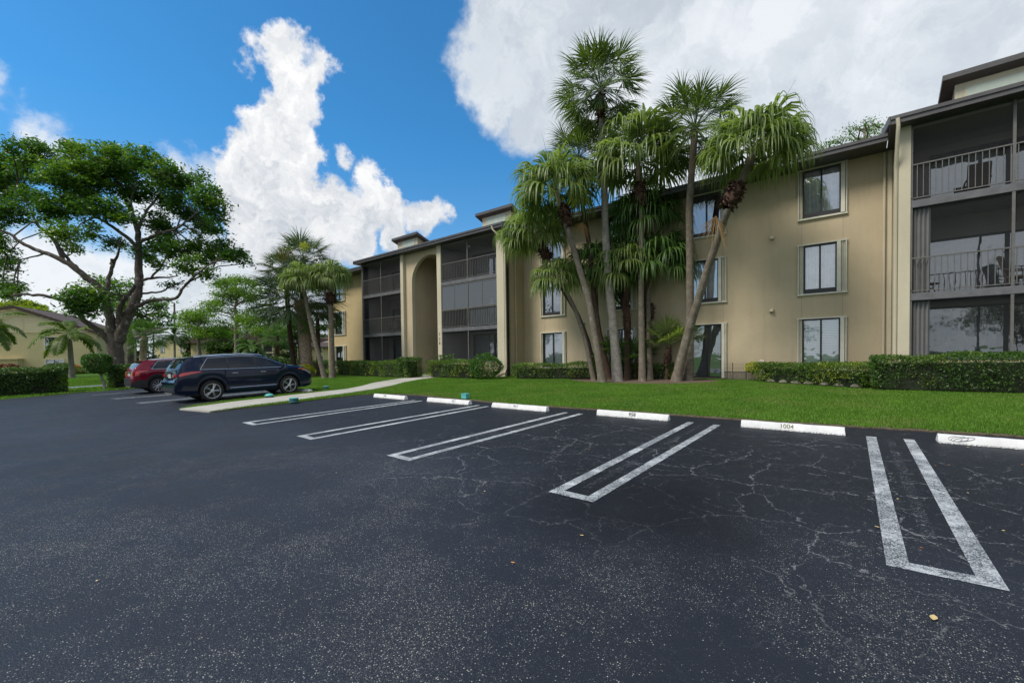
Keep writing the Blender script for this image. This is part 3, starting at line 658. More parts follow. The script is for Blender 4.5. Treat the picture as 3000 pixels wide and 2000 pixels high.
for ci, (a, c) in enumerate(cols):
    for li, (p, q) in enumerate(lev):
        if li == 0: p = {0: 1.0, 1: 1.0, 2: .56, 3: .98}[ci]
        ls, r_ = .16, .2
        if li == 1: ls, r_ = .2, .32
        if ci == 2 and li == 1: ls, r_ = .16, .34
        window(a, c, p, q, ls, r_, K_[ci][li], door=(ci == 2 and li == 0))
for i, h in enumerate(lh): window(h[0], h[1], h[2], h[3], .3, .45, ['dark', 'dark', 'curtain'][i])
# thin control joints under the right hand windows
for x in (-1.87, -.5, -4.9, -14.9, -13.6):
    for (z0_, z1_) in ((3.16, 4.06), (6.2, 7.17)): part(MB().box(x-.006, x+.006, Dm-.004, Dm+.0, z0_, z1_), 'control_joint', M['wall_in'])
for x, z in ((-2.94, 6.67), (-2.95, 3.54), (-12.3, 6.6), (-12.2, 3.5)): part(MB().box(x-.075, x+.075, Dm-.09, Dm, z-.08, z+.08).prism([(Dm-.16, z-.04), (Dm-.09, z+.08), (Dm-.09, z-.08)], 'x', x-.07, x+.07), 'vent_hood', M['trim'])
for x, z in ((-34.2, 6.55), (-34.0, 3.6)): part(MB().box(x-.1, x+.1, Dm-.12, Dm, z-.08, z+.08), 'vent_hood', M['trim'])
# eaves and roofs
SL = .31
def roofseg(x0, x1, yf, over_side=0.):
    yb = 29.; part(MB().prism([(yf, ZE), (yb, ZE+SL*(yb-yf)), (yb, ZE+SL*(yb-yf)-.18), (yf+.02, ZE-.18)], 'x', x0, x1), 'roof', M['roof'])
    part(MB().box(x0-.01, x1+.01, yf-.05, yf, ZE-.235, ZE+.012).box(x0-.01, x1+.01, yf-.09, yf-.05, ZE-.09, ZE+.025), 'fascia', M['fascia'])
    part(MB().box(x0, x1, yf+.0, Dm+.3, ZE-.24, ZE-.2), 'soffit', M['fascia'])
roofseg(-16.2, .78, 20.8); roofseg(-31.75, -16.22, 19.45); roofseg(.80, 12., 19.45); roofseg(-40.9, -31.77, 20.8)
def rake(x, yf): part(MB().prism([(yf-.09, ZE+.03), (29, ZE+SL*(29-yf)+.05), (29, ZE+SL*(29-yf)-.2), (yf-.09, ZE-.235)], 'x', x-.05, x+.0), 'rake_board', M['fascia'])
rake(.80, 19.45); rake(-31.75, 19.45); rake(-40.9, 20.8); 
part(MB().prism([(-16.24, ZE)]*0+[(19.36, ZE+.03), (24, ZE+SL*4.6), (24, ZE-.3), (19.36, ZE-.235)], 'x', -16.2, -16.15), 'rake_board', M['fascia'])
def penthouse(xa, xb, yf, zt, panel):
    # clerestory box with a roof sloping to the back
    ys, zf = yf+.35, zt-.16; yb = yf+4.5; zb = zt-.36*(yb-yf)
    part(MB().prism([(ys, ZE+SL*(ys-19.45)-.3), (ys, zf), (yb, zb-.15), (yb, ZE+SL*(yb-19.45)-.3)], 'x', xa+.35, xb-.35), 'clerestory', M['trim'])
    part(MB().prism([(yf, zt), (yf, zt-.18), (yb, zb-.18), (yb, zb)], 'x', xa, xb), 'clerestory_roof', M['fascia'])
    fr = part(MB().box(panel[0]-.06, panel[1]+.06, ys-.02, ys-.002, panel[2]-.06, panel[3]+.06), 'clerestory_window', M['trim'])
    part(MB().box(panel[0], panel[1], ys-.03, ys-.021, panel[2], panel[3]), 'pane', M['clere'], fr)
M['clere'] = simple('frosted_panel', (.40, .45, .38), .35, var=.1)
penthouse(-30.14, -26.9, 21.9, 11.54, (-29.1, -27.6, 10.5, 11.15))
penthouse(-20.64, -17.4, 21.9, 11.54, (-19.9, -18.2, 10.5, 11.15))
penthouse(2.3, 6.2, 21.9, 11.49, (2.95, 5.3, 10.45, 10.98))
# building body behind
part(MB().box(-40.2, 12, 24.5, 33, .2, 10.2), 'rear_wall', M['dark_in'])
# --- balcony bays
def post(x0, x1, z0, z1, y0=Df-.03, y1=Df+.03, m_='rail'): return MB().box(x0, x1, y0, y1, z0, z1)
RAILZ = [(3.65, 4.84), (6.75, 7.95)]
def bay(x0, x1, glazed=False, shutters=(), midpost=None):
    mp = midpost or (x0+x1)/2
    for (za, zb) in ((3.40, 3.65), (6.50, 6.75)):
        part(MB().box(x0, x1, Df-.04, Df+.08, za, zb), 'balcony_edge', M['slab'], bevel=.012)
        part(MB().box(x0, x1, Df+.08, DB, za+.02, zb-.03), 'balcony_floor', M['slab'])
    part(MB().box(x0, x1, Df-.02, DB, 1.42, 1.50), 'balcony_edge', M['slab'])
    part(MB().box(x0, x1, Df+.0, DB, .2, 1.42), 'patio_base', M['wall'])
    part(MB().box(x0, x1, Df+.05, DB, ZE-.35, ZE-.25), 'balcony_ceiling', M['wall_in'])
    for (ra, rb) in RAILZ:
        r_ = MB(); r_.box(x0, x1, Df-.025, Df+.025, rb-.04, rb).box(x0, x1, Df-.02, Df+.02, ra+.06, ra+.09)
        n = int(round((x1-x0)/.147))
        for i in range(1, n):
            x = x0+(x1-x0)*i/n; r_.box(x-.011, x+.011, Df-.012, Df+.012, ra+.09, rb-.04)
        part(r_, 'railing', M['rail'])
    for (za, zb) in ((1.50, 3.40), (3.65, 6.50), (6.75, ZE-.24)):
        part(post(mp-.035, mp+.035, za, zb), 'screen_post', M['rail'])
        fz = MB().box(x0, x0+.04, Df-.02, Df+.045, za, zb).box(x1-.04, x1, Df-.02, Df+.045, za, zb)
        part(fz, 'screen_frame', M['rail'])
    for (za, zb) in ((1.50, 3.40), (3.65, 6.50), (6.75, ZE-.24)):
        for (a, c) in ((x0, mp), (mp, x1)):
            part(MB().poly([(a+.04, Df+.036, za), (c-.035, Df+.036, za), (c-.035, Df+.036, zb), (a+.04, Df+.036, zb)]), 'insect_screen', M['screen'])
    if glazed:
        for (a, c) in ((x0+.04, mp-.035), (mp+.035, x1-.04)):
            h = (a+c)/2; g = MB().box(a, c, Df-.01, Df+.02, 4.86, 4.92).box(a, c, Df-.01, Df+.02, 6.42, 6.48).box(h-.02, h+.02, Df-.012, Df+.022, 4.92, 6.42)
            go = part(g, 'vinyl_window', M['rail']); part(MB().poly([(a, Df+.005, 4.92), (c, Df+.005, 4.92), (c, Df+.005, 6.42), (a, Df+.005, 6.42)]), 'pane', M['vinyl'], go)
        part(MB().poly([(mp+.04, Df+.05, 3.7), (x1-.04, Df+.05, 3.7), (x1-.04, Df+.05, 4.84), (mp+.04, Df+.05, 4.84)]), 'lower_pane', M['vinyl'])
    # back wall with sliding doors
    dx0, dx1 = x0+.65, x1-.35
    lv = [(1.50, 3.40), (3.65, 6.50), (6.75, ZE-.3)]
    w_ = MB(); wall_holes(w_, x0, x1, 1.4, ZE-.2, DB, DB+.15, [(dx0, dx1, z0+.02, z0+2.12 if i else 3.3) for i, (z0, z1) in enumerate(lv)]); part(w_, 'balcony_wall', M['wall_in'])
    part(MB().box(x0-.12, x0, Df+.12, DB+.1, .3, ZE-.2), 'party_wall', M['wall_in']); part(MB().box(x1, x1+.12, Df+.12, DB+.1, .3, ZE-.2), 'party_wall', M['wall_in'])
    for i, (z0, z1) in enumerate(lv):
        zt = z0+2.12 if i else 3.3; d = MB(); n = 2 if dx1-dx0 < 5 else 3
        d.box(dx0, dx1, DB-.02, DB+.05, zt-.06, zt).box(dx0, dx1, DB-.02, DB+.05, z0+.02, z0+.08)
        for j in range(n+1):
            x = dx0+(dx1-dx0)*j/n; ww = .05 if 0 < j < n else .04; d.box(max(dx0, x-ww), min(dx1, x+ww), DB-.015, DB+.045, z0+.08, zt-.06)
        do = part(d, 'sliding_door', M['bronze']); part(MB().poly([(dx0+.03, DB+.06, z0+.05), (dx1-.03, DB+.06, z0+.05), (dx1-.03, DB+.06, zt-.03), (dx0+.03, DB+.06, zt-.03)]), 'pane', M['glass_dark'], do)
        cm = MB(); k = 26; u0, u1 = (dx0, dx0+(dx1-dx0)*.45) if i != 1 else (dx0, dx1)
        for j in range(k):
            a = u0+(u1-u0)*j/k; c = u0+(u1-u0)*(j+1)/k; cm.poly([(a, DB+.22+.03*(j % 2), z0), (c, DB+.22+.03*((j+1) % 2), z0), (c, DB+.22+.03*((j+1) % 2), zt), (a, DB+.22+.03*(j % 2), zt)])
        part(cm, 'curtain', M['curtain'], do)
    for i in shutters:
        za, zb = lv[i]; s = MB()
        for j in range(8):
            a = x0+.06+.055*j; d0, d1 = (Df+.08, Df+.2) if j % 2 else (Df+.2, Df+.08); s.poly([(a, d0, za+.02), (a+.055, d1, za+.02), (a+.055, d1, zb-.02), (a, d0, zb-.02)])
        part(s, 'shutter', M['shutter_grey'])
bay(-31.29, -26.35); bay(-21.95, -17.02, glazed=True); bay(1.36, 6.28, shutters=(0, 1), midpost=3.66)
def column(x0, x1, top=ZE-.2, y0=Df-.06, y1=Df+.12): return part(MB().box(x0, x1, y0, y1, .2, top), 'column', M['trim'], bevel=.01)
column(-26.35, -26.02, y1=Df+.165); c728 = column(-22.36, -21.95); column(-17.02, -16.45); column(1.04, 1.35); column(6.28, 6.75); part(MB().box(-31.42, -31.29, Df-.04, Df+.5, .2, ZE-.2), 'column', M['rail'])
part(MB().box(-31.42, -31.3, Df+.5, Dm, .2, ZE-.2), 'return_wall', M['wall_warm']); part(MB().box(-16.57, -16.452, Df+.55, Dm+.2, .2, ZE-.2), 'return_wall', M['wall'])
part(MB().box(1.04, 1.2, Df+.55, Dm+.2, .2, ZE-.2), 'return_wall', M['wall']); part(MB().box(6.75, 12, Df+.2, Df+.4, .2, ZE-.2), 'wall', M['wall'])
part(MB().box(.84, .96, Dm-.06, Dm, .2, ZE-.25), 'pilaster', M['trim'])
for j, ch in enumerate('728'):
    textmesh(ch, .27, M['numpaint'], bld, Matrix.Translation(Vector((-22.16, Df-.075, 3.27-.3*j))-Vector(B0))@Matrix.Rotation(R(90), 4, 'X'), 'house_number')
# --- arch bay
def arch_wall():
    y0, y1 = Df+.17, Df+.42; xl, xr, xc = -25.3, -21.5, -23.4; r_ = 1.9; zc = 8.88-1.75; b = MB(); n = 36; X0, X1, Z1 = -26.1, -21.97, ZE-.2
    arc = [(xc-r_*math.cos(math.pi*i/n), zc+1.75*math.sin(math.pi*i/n)) for i in range(n+1)]; arc = [p for p in arc if p[0] < X1]; n = len(arc)-1
    for y in (y0, y1):
        b.poly([(X0, y, .2), (xl, y, .2), (xl, y, zc), (X0, y, zc)]); b.poly([(X0, y, zc), (xl, y, zc), (X0, y, Z1)])
        for i in range(n):
            tx0 = X0+(X1-X0)*i/n; tx1 = X0+(X1-X0)*(i+1)/n; b.poly([(arc[i][0], y, arc[i][1]), (arc[i+1][0], y, arc[i+1][1]), (tx1, y, Z1), (tx0, y, Z1)])
    part(b, 'arch_wall', M['wall'])
    t = MB(); e = .012; q = [(xl+e, .2)]+[(xc+(p[0]-xc)*(1-e/1.9), zc+(p[1]-zc)*(1-e/1.75)) for p in arc]
    for i in range(len(q)-1): t.poly([(q[i][0], y0-.012, q[i][1]), (q[i+1][0], y0-.012, q[i+1][1]), (q[i+1][0], y1+.01, q[i+1][1]), (q[i][0], y1+.01, q[i][1])])
    part(t, 'arch_reveal', M['trim'])
arch_wall()
part(MB().box(-25.6, -25.34, Df+.43, 26, .2, ZE-.2), 'stair_wall', M['wall']); part(MB().box(-21.4, -21.2, DB+.12, 26, .2, ZE-.2), 'stair_wall', M['wall'])
part(MB().box(-25.6, -21.2, 25.8, 26, .2, ZE-.2), 'stair_wall', M['wall']); part(MB().box(-25.6, -21.2, Df+.43, 26, ZE-.3, ZE-.2), 'stair_ceiling', M['wall'])
part(MB().box(-25.5, -21.2, Df+.2, 26, .3, .52), 'stair_hall_floor', M['concrete'])
for zf in (3.9, 6.95):
    l = part(MB().box(-23.9, -21.5, 21.3, 23., zf-.32, zf), 'stair_landing', M['trim']); r_ = MB().box(-23.9, -21.5, 21.3, 21.34, zf+1.0, zf+1.05)
    for i in range(15): r_.box(-23.9+.165*i, -23.88+.165*i, 21.31, 21.33, zf, zf+1.0)
    part(r_, 'landing_railing', M['bronze'], l)
def stairs(x0, x1, ya, za, yb, zb, n=14):
    b = MB()
    for i in range(n):
        y = ya+(yb-ya)*i/n; z = za+(zb-za)*(i+1)/n; d = (yb-ya)/n; b.box(x0, x1, min(y, y+d), max(y, y+d), z-.18, z)
    part(b, 'stair_flight', M['wall_in'])
    part(MB().prism([(ya, za-.25), (ya, za+.05), (yb, zb+.05), (yb, zb-.3)], 'x', x0-.06, x0), 'stringer', M['bronze'])
stairs(-22.9, -21.7, 24.6, 3.9, 21.0, .52); stairs(-22.9, -21.7, 21.4, 3.9, 25.2, 6.95)
# --- downspouts
def spout(pts, r=.055): return part(MB().tube(pts, r, 8), 'downspout', M['trim'], smooth=True)
spout([(.98, 19.34, 9.4), (1.0, 19.34, 9.15), (.99, 19.4, 8.9), (.97, 19.82, 8.0), (.975, 19.9, 7.7), (.975, 19.9, .5)])
spout([(-16.9, 19.34, 9.4), (-16.85, 19.36, 9.2), (-16.55, 19.6, 8.8), (-16.39, 19.85, 8.5), (-16.385, 19.9, 8.2), (-16.385, 19.9, 1.0), (-16.37, 19.7, .72), (-16.3, 18.9, .55)])
spout([(-16.39, 20.9, 9.25), (-16.39, 20.9, .6)], .045); spout([(.74, Dm-.08, 9.2), (.74, Dm-.08, .6)], .045)
# --- things on the balconies and beside the wall
def chair(x, y, z, rz, lab):
    e = empty('patio_chair', (x, y, z), 0, lab, 'chair'); W = M['wicker']
    def b_(): return MB(rz, (x, y, z))
    s = b_(); s.box(-.27, .27, -.27, .27, .38, .46); s.build('seat', W, e, bevel=.02)
    s = b_(); s.prism([(.22, .44), (.28, .44), (.46, 1.12), (.38, 1.16)], 'x', -.28, .28); s.build('backrest', W, e, bevel=.015)
    for sx_ in (-1, 1):
        s = b_(); s.tube([(sx_*.27, -.27, 0), (sx_*.27, -.26, .6), (sx_*.29, .0, .66), (sx_*.28, .3, .68)], .025, 6); s.build('armrest', W, e, smooth=True)
        for yy in (-.22, .24):
            s = b_(); s.tube([(sx_*.24, yy, .39), (sx_*.25, yy*1.1, 0)], [.028, .02], 6); s.build('leg', W, e, smooth=True)
chair(4.05, 21.3, 3.64, R(70), 'dark wicker chair behind the railing of the middle right balcony')
tb = empty('side_table', (1.95, 21.5, 3.63), 0, 'small dark side table at the left end of the middle right balcony', 'table')
MB().lathe([(.28, .44), (.29, .46), (.27, .48)], 18, (1.95, 21.5, 3.63)).build('table_top', M['bronze'], tb, smooth=True)
for a_ in range(3): MB().tube([(1.95+.08*math.cos(a_*2.1), 21.5+.08*math.sin(a_*2.1), 4.07), (1.95+.24*math.cos(a_*2.1), 21.5+.24*math.sin(a_*2.1), 3.63)], .014, 6).build('leg', M['bronze'], tb)
chair(3.1, 21.4, 6.74, R(180), 'dark wicker chair with its back to the railing on the top right balcony')
chair(-29.0, 21.2, 3.64, R(40), 'dark wicker chair on the middle balcony left of the arch')
def fan(x, y, lab):
    z = ZE-.36; e = empty('ceiling_fan', (x, y, z), 0, lab, 'ceiling fan', 'ceiling fans on the top balconies')
    MB().tube([(x, y, z), (x, y, z-.28)], .018, 8).build('rod', M['bronze'], e); MB().lathe([(.03, 0), (.1, -.02), (.12, -.1), (.05, -.16)], 18, (x, y, z-.26)).build('motor', M['bronze'], e, smooth=True)
    for k in range(5): MB(k*1.2566, (x, y, z-.33)).box(.11, .66, -.06, .06, -.004, .006).build('blade', M['bronze'], e)
fan(-18.3, 21.0, 'dark ceiling fan on the top balcony right of the arch'); 
gl = MB().lathe([(.1, 0), (.11, -.08), (.05, -.14)], 16, (-20.3, 20.9, 9.15)).build('globe_light', M['white'], smooth=True); rebase(gl, (-20.3, 20.9, 9.15)); tag(gl, 'small round ceiling light on the top balcony right of the arch', 'lamp')
# ------------------------------------------------------------------ palms
def nrm(a): return a/np.maximum(1e-9, np.linalg.norm(a, axis=-1, keepdims=True))
class Acc:
    def __init__(s): s.V = []; s.F4 = []; s.F3 = []; s.n = 0
    def add(s, V, F4=None, F3=None):
        V = np.asarray(V, float).reshape(-1, 3)
        if F4 is not None and len(F4): s.F4.append(np.asarray(F4)+s.n)
        if F3 is not None and len(F3): s.F3.append(np.asarray(F3)+s.n)
        s.V.append(V); s.n += len(V)
    def build(s, name, mat, parent=None, smooth=False, offset=None):
        fs = []
        if s.F4: fs.append(np.concatenate(s.F4))
        if s.F3: fs.append(np.concatenate(s.F3))
        return mesh_np(name, np.concatenate(s.V), fs, mat, parent, smooth, offset)
def curve(p0, d0, L, sag, n):
    pts = [np.array(p0, float)]; d = np.array(d0, float)
    for i in range(n):
        d = d+np.array([0, 0, -sag/n]); d = d/np.linalg.norm(d); pts.append(pts[-1]+d*L/n)
    return np.array(pts), d
def stick(acc, pts, r0, r1, k=4):
    pts = np.asarray(pts); n = len(pts); t = nrm(np.gradient(pts, axis=0)); ref = np.array([.31, .57, .76]); a = nrm(np.cross(t, ref)); b = np.cross(t, a)
    r = np.linspace(r0, r1, n)[:, None, None]; ang = np.arange(k)*2*np.pi/k
    V = pts[:, None, :]+r*(np.cos(ang)[None, :, None]*a[:, None, :]+np.sin(ang)[None, :, None]*b[:, None, :])
    i = np.arange(n-1)[:, None]; j = np.arange(k)[None, :]; F = np.stack([i*k+j, i*k+(j+1) % k, (i+1)*k+(j+1) % k, (i+1)*k+j], -1).reshape(-1, 4); acc.add(V, F)
def fanleaf(acc, hub, d, Lb, nl, A, droop, tj, r, t0=.45, roll=0., bend=.0, ragged=.07):
    d = nrm(d); s = np.cross(d, [0, 0, 1.]); s = nrm(s) if np.linalg.norm(s) > .05 else np.array([1., 0, 0]); n_ = np.cross(s, d)
    s2 = s*math.cos(roll)+n_*math.sin(roll); n2 = np.cross(s2, d); s = s2; n_ = n2
    a = np.linspace(-A, A, nl); K = np.array([0, .2, .42, .6, .76, .89, 1.]); 
    e = nrm(np.cos(a)[:, None]*d+np.sin(a)[:, None]*s-n_[None]*(bend*np.abs(a/A)**2)[:, None]); p = nrm(-np.sin(a)[:, None]*d+np.cos(a)[:, None]*s)
    L = Lb*(1-.28*(np.abs(a)/A)**2.2)*r.uniform(1-ragged, 1+ragged, nl); da = 2*A/(nl-1)
    C = np.zeros((nl, len(K), 3)); cur = np.repeat(hub[None], nl, 0); dr = e.copy(); C[:, 0] = cur; dj = r.uniform(.75, 1.25, nl)
    for i in range(1, len(K)):
        dt = K[i]-K[i-1]; f = max(0., (K[i]+K[i-1])/2-t0)/(1-t0)
        dr = nrm(dr+r.normal(0, .05, (nl, 3))+np.array([0, 0, -1.])*(droop*(f**1.0)*dt*3.4+.05*droop*dt)*dj[:, None]); cur = cur+dr*(L*dt)[:, None]; C[:, i] = cur
    w = np.tan(da/2)*1.04*np.minimum(K, tj)*np.where(K > tj, np.clip((1-K)/(1-tj), 0, 1)**.9*.72, 1)
    W = (L[:, None]*w[None])[..., None]
    V = np.stack([C-p[:, None]*W, C-n_[None, None]*W*.55, C+p[:, None]*W], 2)   # nl,K,3,3
    nk = len(K); i = np.arange(nl)[:, None, None]; j = np.arange(nk-1)[None, :, None]; q = np.arange(2)[None, None, :]
    b = (i*nk+j)*3+q; F = np.stack([b, b+1, b+4, b+3], -1).reshape(-1, 4); acc.add(V, F)
STY = {  # fronds, petiole share, droop, join, half angle, elevation range, stiff
 'drape': dict(nf=31, pet=.38, droop=4.6, tj=.44, A=2.0, el=(74, -18), t0=.34, nl=30),
 'tall': dict(nf=36, pet=.50, droop=.8, tj=.42, A=1.6, el=(84, -60), t0=.5, nl=30),
 'stiff': dict(nf=40, pet=.46, droop=.45, tj=.42, A=1.7, el=(84, -42), t0=.35, nl=34),
 'young': dict(nf=13, pet=.5, droop=.45, tj=.62, A=2.0, el=(72, -12), t0=.5, nl=34)}
def palm(name, trunk_uv, crown_uv, Rpx, style, r0, r1, mats, lab, boots=None, dead=None, base=None, seed=1, sq=1., dep_add=(0, 0), nf=None, group='fan palms clustered in front of the building', cat='palm tree', elr=None):
    """trunk_uv: photo points from the foot up; crown_uv: where the fronds spring from; Rpx: reach of the fronds in photo pixels"""
    r = np.random.RandomState(seed); p0 = G(*trunk_uv[0]) if base is None else np.array(base, float); p0[2] = gz(p0[0], p0[1])
    dp = depth(p0); n = len(trunk_uv); pts = [p0-np.array([0, 0, .15]), p0]
    for i, (u, v) in enumerate(trunk_uv[1:]): pts.append(D(u, v, dp+dep_add[0]*(i+1)/n))
    cc = D(*crown_uv, dp+dep_add[0]); S = STY[style]; Rr = Rpx*(dp+dep_add[0])/F
    pts.append(cc)
    # smooth polyline
    P = np.array(pts); t = np.concatenate([[0], np.cumsum(np.linalg.norm(np.diff(P, axis=0), axis=1))]); tt = np.linspace(0, t[-1], 46)
    Q = np.stack([np.interp(tt, t, P[:, k]) for k in range(3)], 1)
    for _ in range(3): Q[1:-1] = (Q[:-2]+2*Q[1:-1]+Q[2:])/4
    e = empty(name, p0, 0, lab, cat, group); f = tt/tt[-1]
    rad = r0+(r1-r0)*np.clip(f*1.25, 0, 1)+r0*.42*np.exp(-f*16); rad *= 1+r.uniform(-.035, .035, len(f))
    a = Acc(); k = 16; T = nrm(np.gradient(Q, axis=0)); A_ = nrm(np.cross(T, [.9, .1, .05])); B_ = np.cross(T, A_); an = np.arange(k)*2*np.pi/k
    V = Q[:, None]+rad[:, None, None]*(np.cos(an)[None, :, None]*A_[:, None]+np.sin(an)[None, :, None]*B_[:, None]); i = np.arange(len(Q)-1)[:, None]; j = np.arange(k)[None]
    a.add(V, np.stack([i*k+j, i*k+(j+1) % k, (i+1)*k+(j+1) % k, (i+1)*k+j], -1).reshape(-1, 4)); a.build('trunk', mats[0], e, True, p0)
    Tt = T[-1]
    if boots:   # (centre uv, radius px, half height px, material)
        bu, rp, hp, bm_ = boots; bc = D(*bu, dp+dep_add[0]); rb, hb = rp*(dp+dep_add[0])/F*.88, hp*(dp+dep_add[0])/F*.92; a = Acc(); kk = int(150*max(1, hp/40))
        ax = nrm(cc-bc) if np.linalg.norm(cc-bc) > .1 else Tt
        side = nrm(np.cross(ax, [.3, .8, .1])); sid2 = np.cross(ax, side)
        for q in range(kk):
            h = r.uniform(-1, 1); th = q*2.39996; o = (np.cos(th)*side+np.sin(th)*sid2); rr = rb*math.sqrt(max(.05, 1-h*h*.75)); c = bc+ax*h*hb
            up_ = nrm(ax*r.uniform(-.9, .8)+o*r.uniform(.5, 1.3)); L = rb*r.uniform(.35, .8); wd = rb*r.uniform(.10, .2); sd_ = nrm(np.cross(o, up_))
            b0 = c+o*rr*.62; tip = b0+up_*L; mid = b0+up_*L*.5+o*rb*.12
            a.add([b0-sd_*wd, b0+sd_*wd, mid+sd_*wd*.8, mid-sd_*wd*.8, tip], [[0, 1, 2, 3]], [[3, 2, 4]])
        hs = np.linspace(-1, 1, 9); cen = bc[None]+ax[None]*(hs*hb)[:, None]; rr = rb*.72*np.sqrt(np.maximum(.1, 1-hs*hs*.8)); k2 = 12; an = np.arange(k2)*2*np.pi/k2
        V = cen[:, None]+(rr[:, None]*(1+r.uniform(-.12, .12, (9, k2))))[..., None]*(np.cos(an)[None, :, None]*side+np.sin(an)[None, :, None]*sid2)
        i = np.arange(8)[:, None]; j = np.arange(k2)[None]; a.add(V, np.stack([i*k2+j, i*k2+(j+1) % k2, (i+1)*k2+(j+1) % k2, (i+1)*k2+j], -1).reshape(-1, 4))
        a.build('old_leaf_bases', bm_, e, False, p0)
    a = Acc(); nf = nf or S['nf']; el0, el1 = elr or S['el']
    for q in range(nf):
        u = (q+.5)/nf; el = R(el0+(el1-el0)*(u**.8)+r.uniform(-6, 6)); az = q*2.39996+r.uniform(-.2, .2)
        d0 = np.array([math.cos(el)*math.cos(az), math.cos(el)*math.sin(az), math.sin(el)]); d0 = nrm(d0+Tt*.25)
        Lp = Rr*S['pet']*r.uniform(.85, 1.12)*(1 if u > .12 else .75); sc_ = sq if d0[2] > 0 else 1.
        pp, de = curve(cc+d0*r1*.6, d0*np.array([1, 1, sc_]), Lp, .35, 5); stick(a, pp, .02, .012, 3)
        Lb = Rr*(1-S['pet'])*r.uniform(.92, 1.12)*(1 if u > .1 else .85)
        fanleaf(a, pp[-1], de, Lb, S['nl'], S['A'], S['droop']*r.uniform(.8, 1.2), S['tj'], r, S['t0'], r.uniform(-.5, .5), r.uniform(.15, .5))
    # spear leaves
    for q in range(2):
        d0 = nrm(Tt+r.uniform(-.15, .15, 3)); pp, _ = curve(cc, d0, Rr*r.uniform(.7, 1.), .05, 3); stick(a, pp, .018, .004, 3)
    a.build('crown', mats[1], e, False, p0)
    for (du, dv, L) in (dead or []):
        a = Acc(); hub = D(du, dv, dp+dep_add[0]-.25); fanleaf(a, hub, np.array([.15, -.1, -1.]), L*dp/F, 26, .95, .2, .4, r, .2, 0, .3, .15)
        a.build('dead_frond', M['palm_dead'], e, False, p0)
    return e
T1, T2, T3 = M['palm_trunk'], M['palm_trunk_pale'], M['palm_trunk_brown']
Bt = M['boots']
palm('fan_palm', [(1810, 1118), (1795, 933), (1784, 840), (1773, 674), (1770, 514), (1763, 380)], (1760, 262), 152, 'tall', .215, .145, (T2, M['palm_tall']), 'tallest fan palm of the cluster, pale blotched trunk, crown high above the roof', boots=((1760, 315), 20, 42, Bt), seed=11, sq=1.2, nf=60)
palm('fan_palm', [(2017, 1116), (2022, 914), (2021, 748), (2019, 600), (2030, 462)], (2036, 375), 155, 'tall', .19, .14, (T1, M['palm_tall']), 'tall straight fan palm at the right of the cluster, second highest crown', seed=12, sq=1.1, nf=56, dep_add=(-1.6, 0))
palm('fan_palm', [(1786, 1114), (1765, 1025), (1751, 951), (1736, 840), (1727, 720), (1709, 622), (1702, 540)], (1695, 465), 122, 'stiff', .15, .11, (T3, M['palm_tall']), 'thin fan palm with a dead frond hanging below its crown, left of the tallest palm', dead=[(1706, 650, 62)], seed=13)
palm('fan_palm', [(1765, 1122), (1747, 1007), (1725, 877), (1691, 766), (1672, 700)], (1628, 560), 172, 'drape', .165, .12, (T1, M['palm']), 'leaning fan palm with round shaggy knob, big drooping crown left of the tallest palm', boots=((1657, 632), 26, 36, Bt), seed=14)
palm('fan_palm', [(1882, 1118), (1878, 859), (1880, 640)], (1868, 470), 192, 'drape', .15, .11, (T1, M['palm']), 'straight fan palm in the middle with shaggy brown knob under a wide drooping crown', boots=((1878, 572), 31, 42, Bt), seed=15)
palm('fan_palm', [(1980, 1118), (2017, 970), (2046, 877), (2076, 777), (2106, 692), (2126, 630)], (2208, 448), 200, 'drape', .20, .13, (T1, M['palm']), 'rightmost fan palm leaning far right, its wide drooping crown level with the eave', boots=((2145, 572), 34, 42, Bt), dead=[(2098, 632, 85)], seed=16, nf=36, dep_add=(-3.9, 0), elr=(66, -6))
palm('fan_palm', [(1740, 1115), (1712, 985), (1685, 905), (1655, 845)], (1632, 818), 108, 'drape', .12, .09, (T1, M['palm']), 'short leaning fan palm low at the left of the cluster, crown at middle floor height', seed=17, nf=22)
palm('fan_palm', [(1748, 1112), (1722, 995), (1690, 915), (1640, 835), (1606, 780)], (1562, 690), 138, 'drape', .12, .09, (T3, M['palm']), 'leftmost fan palm crown beside the downspout with dark shaggy knob', boots=((1595, 738), 24, 30, Bt), seed=18, dep_add=(.5, 0))
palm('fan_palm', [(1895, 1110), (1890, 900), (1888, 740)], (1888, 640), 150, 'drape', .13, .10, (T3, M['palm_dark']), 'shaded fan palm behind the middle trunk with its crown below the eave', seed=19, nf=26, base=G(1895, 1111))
palm('fan_palm', [(1839, 1114), (1836, 960), (1836, 870)], (1826, 790), 132, 'drape', .15, .12, (T3, M['palm']), 'low fan palm with dark boot-covered trunk in the middle of the cluster', boots=((1836, 930), 17, 75, Bt), seed=20, nf=26)
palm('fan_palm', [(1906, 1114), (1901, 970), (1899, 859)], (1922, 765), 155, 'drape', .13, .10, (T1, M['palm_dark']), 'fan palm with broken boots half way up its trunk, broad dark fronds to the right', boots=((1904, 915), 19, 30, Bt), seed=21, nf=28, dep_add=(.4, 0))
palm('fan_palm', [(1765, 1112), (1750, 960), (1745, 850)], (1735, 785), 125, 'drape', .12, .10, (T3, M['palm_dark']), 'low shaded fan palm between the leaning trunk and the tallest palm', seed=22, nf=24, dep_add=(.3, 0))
palm('fan_palm', [(1952, 1114), (1958, 1060)], (1961, 1010), 98, 'young', .10, .09, (T3, M['palm']), 'knee-high young fan palm with open fronds standing between the trunks at the right', boots=((1957, 1045), 16, 28, Bt), seed=23, elr=(70, 8))
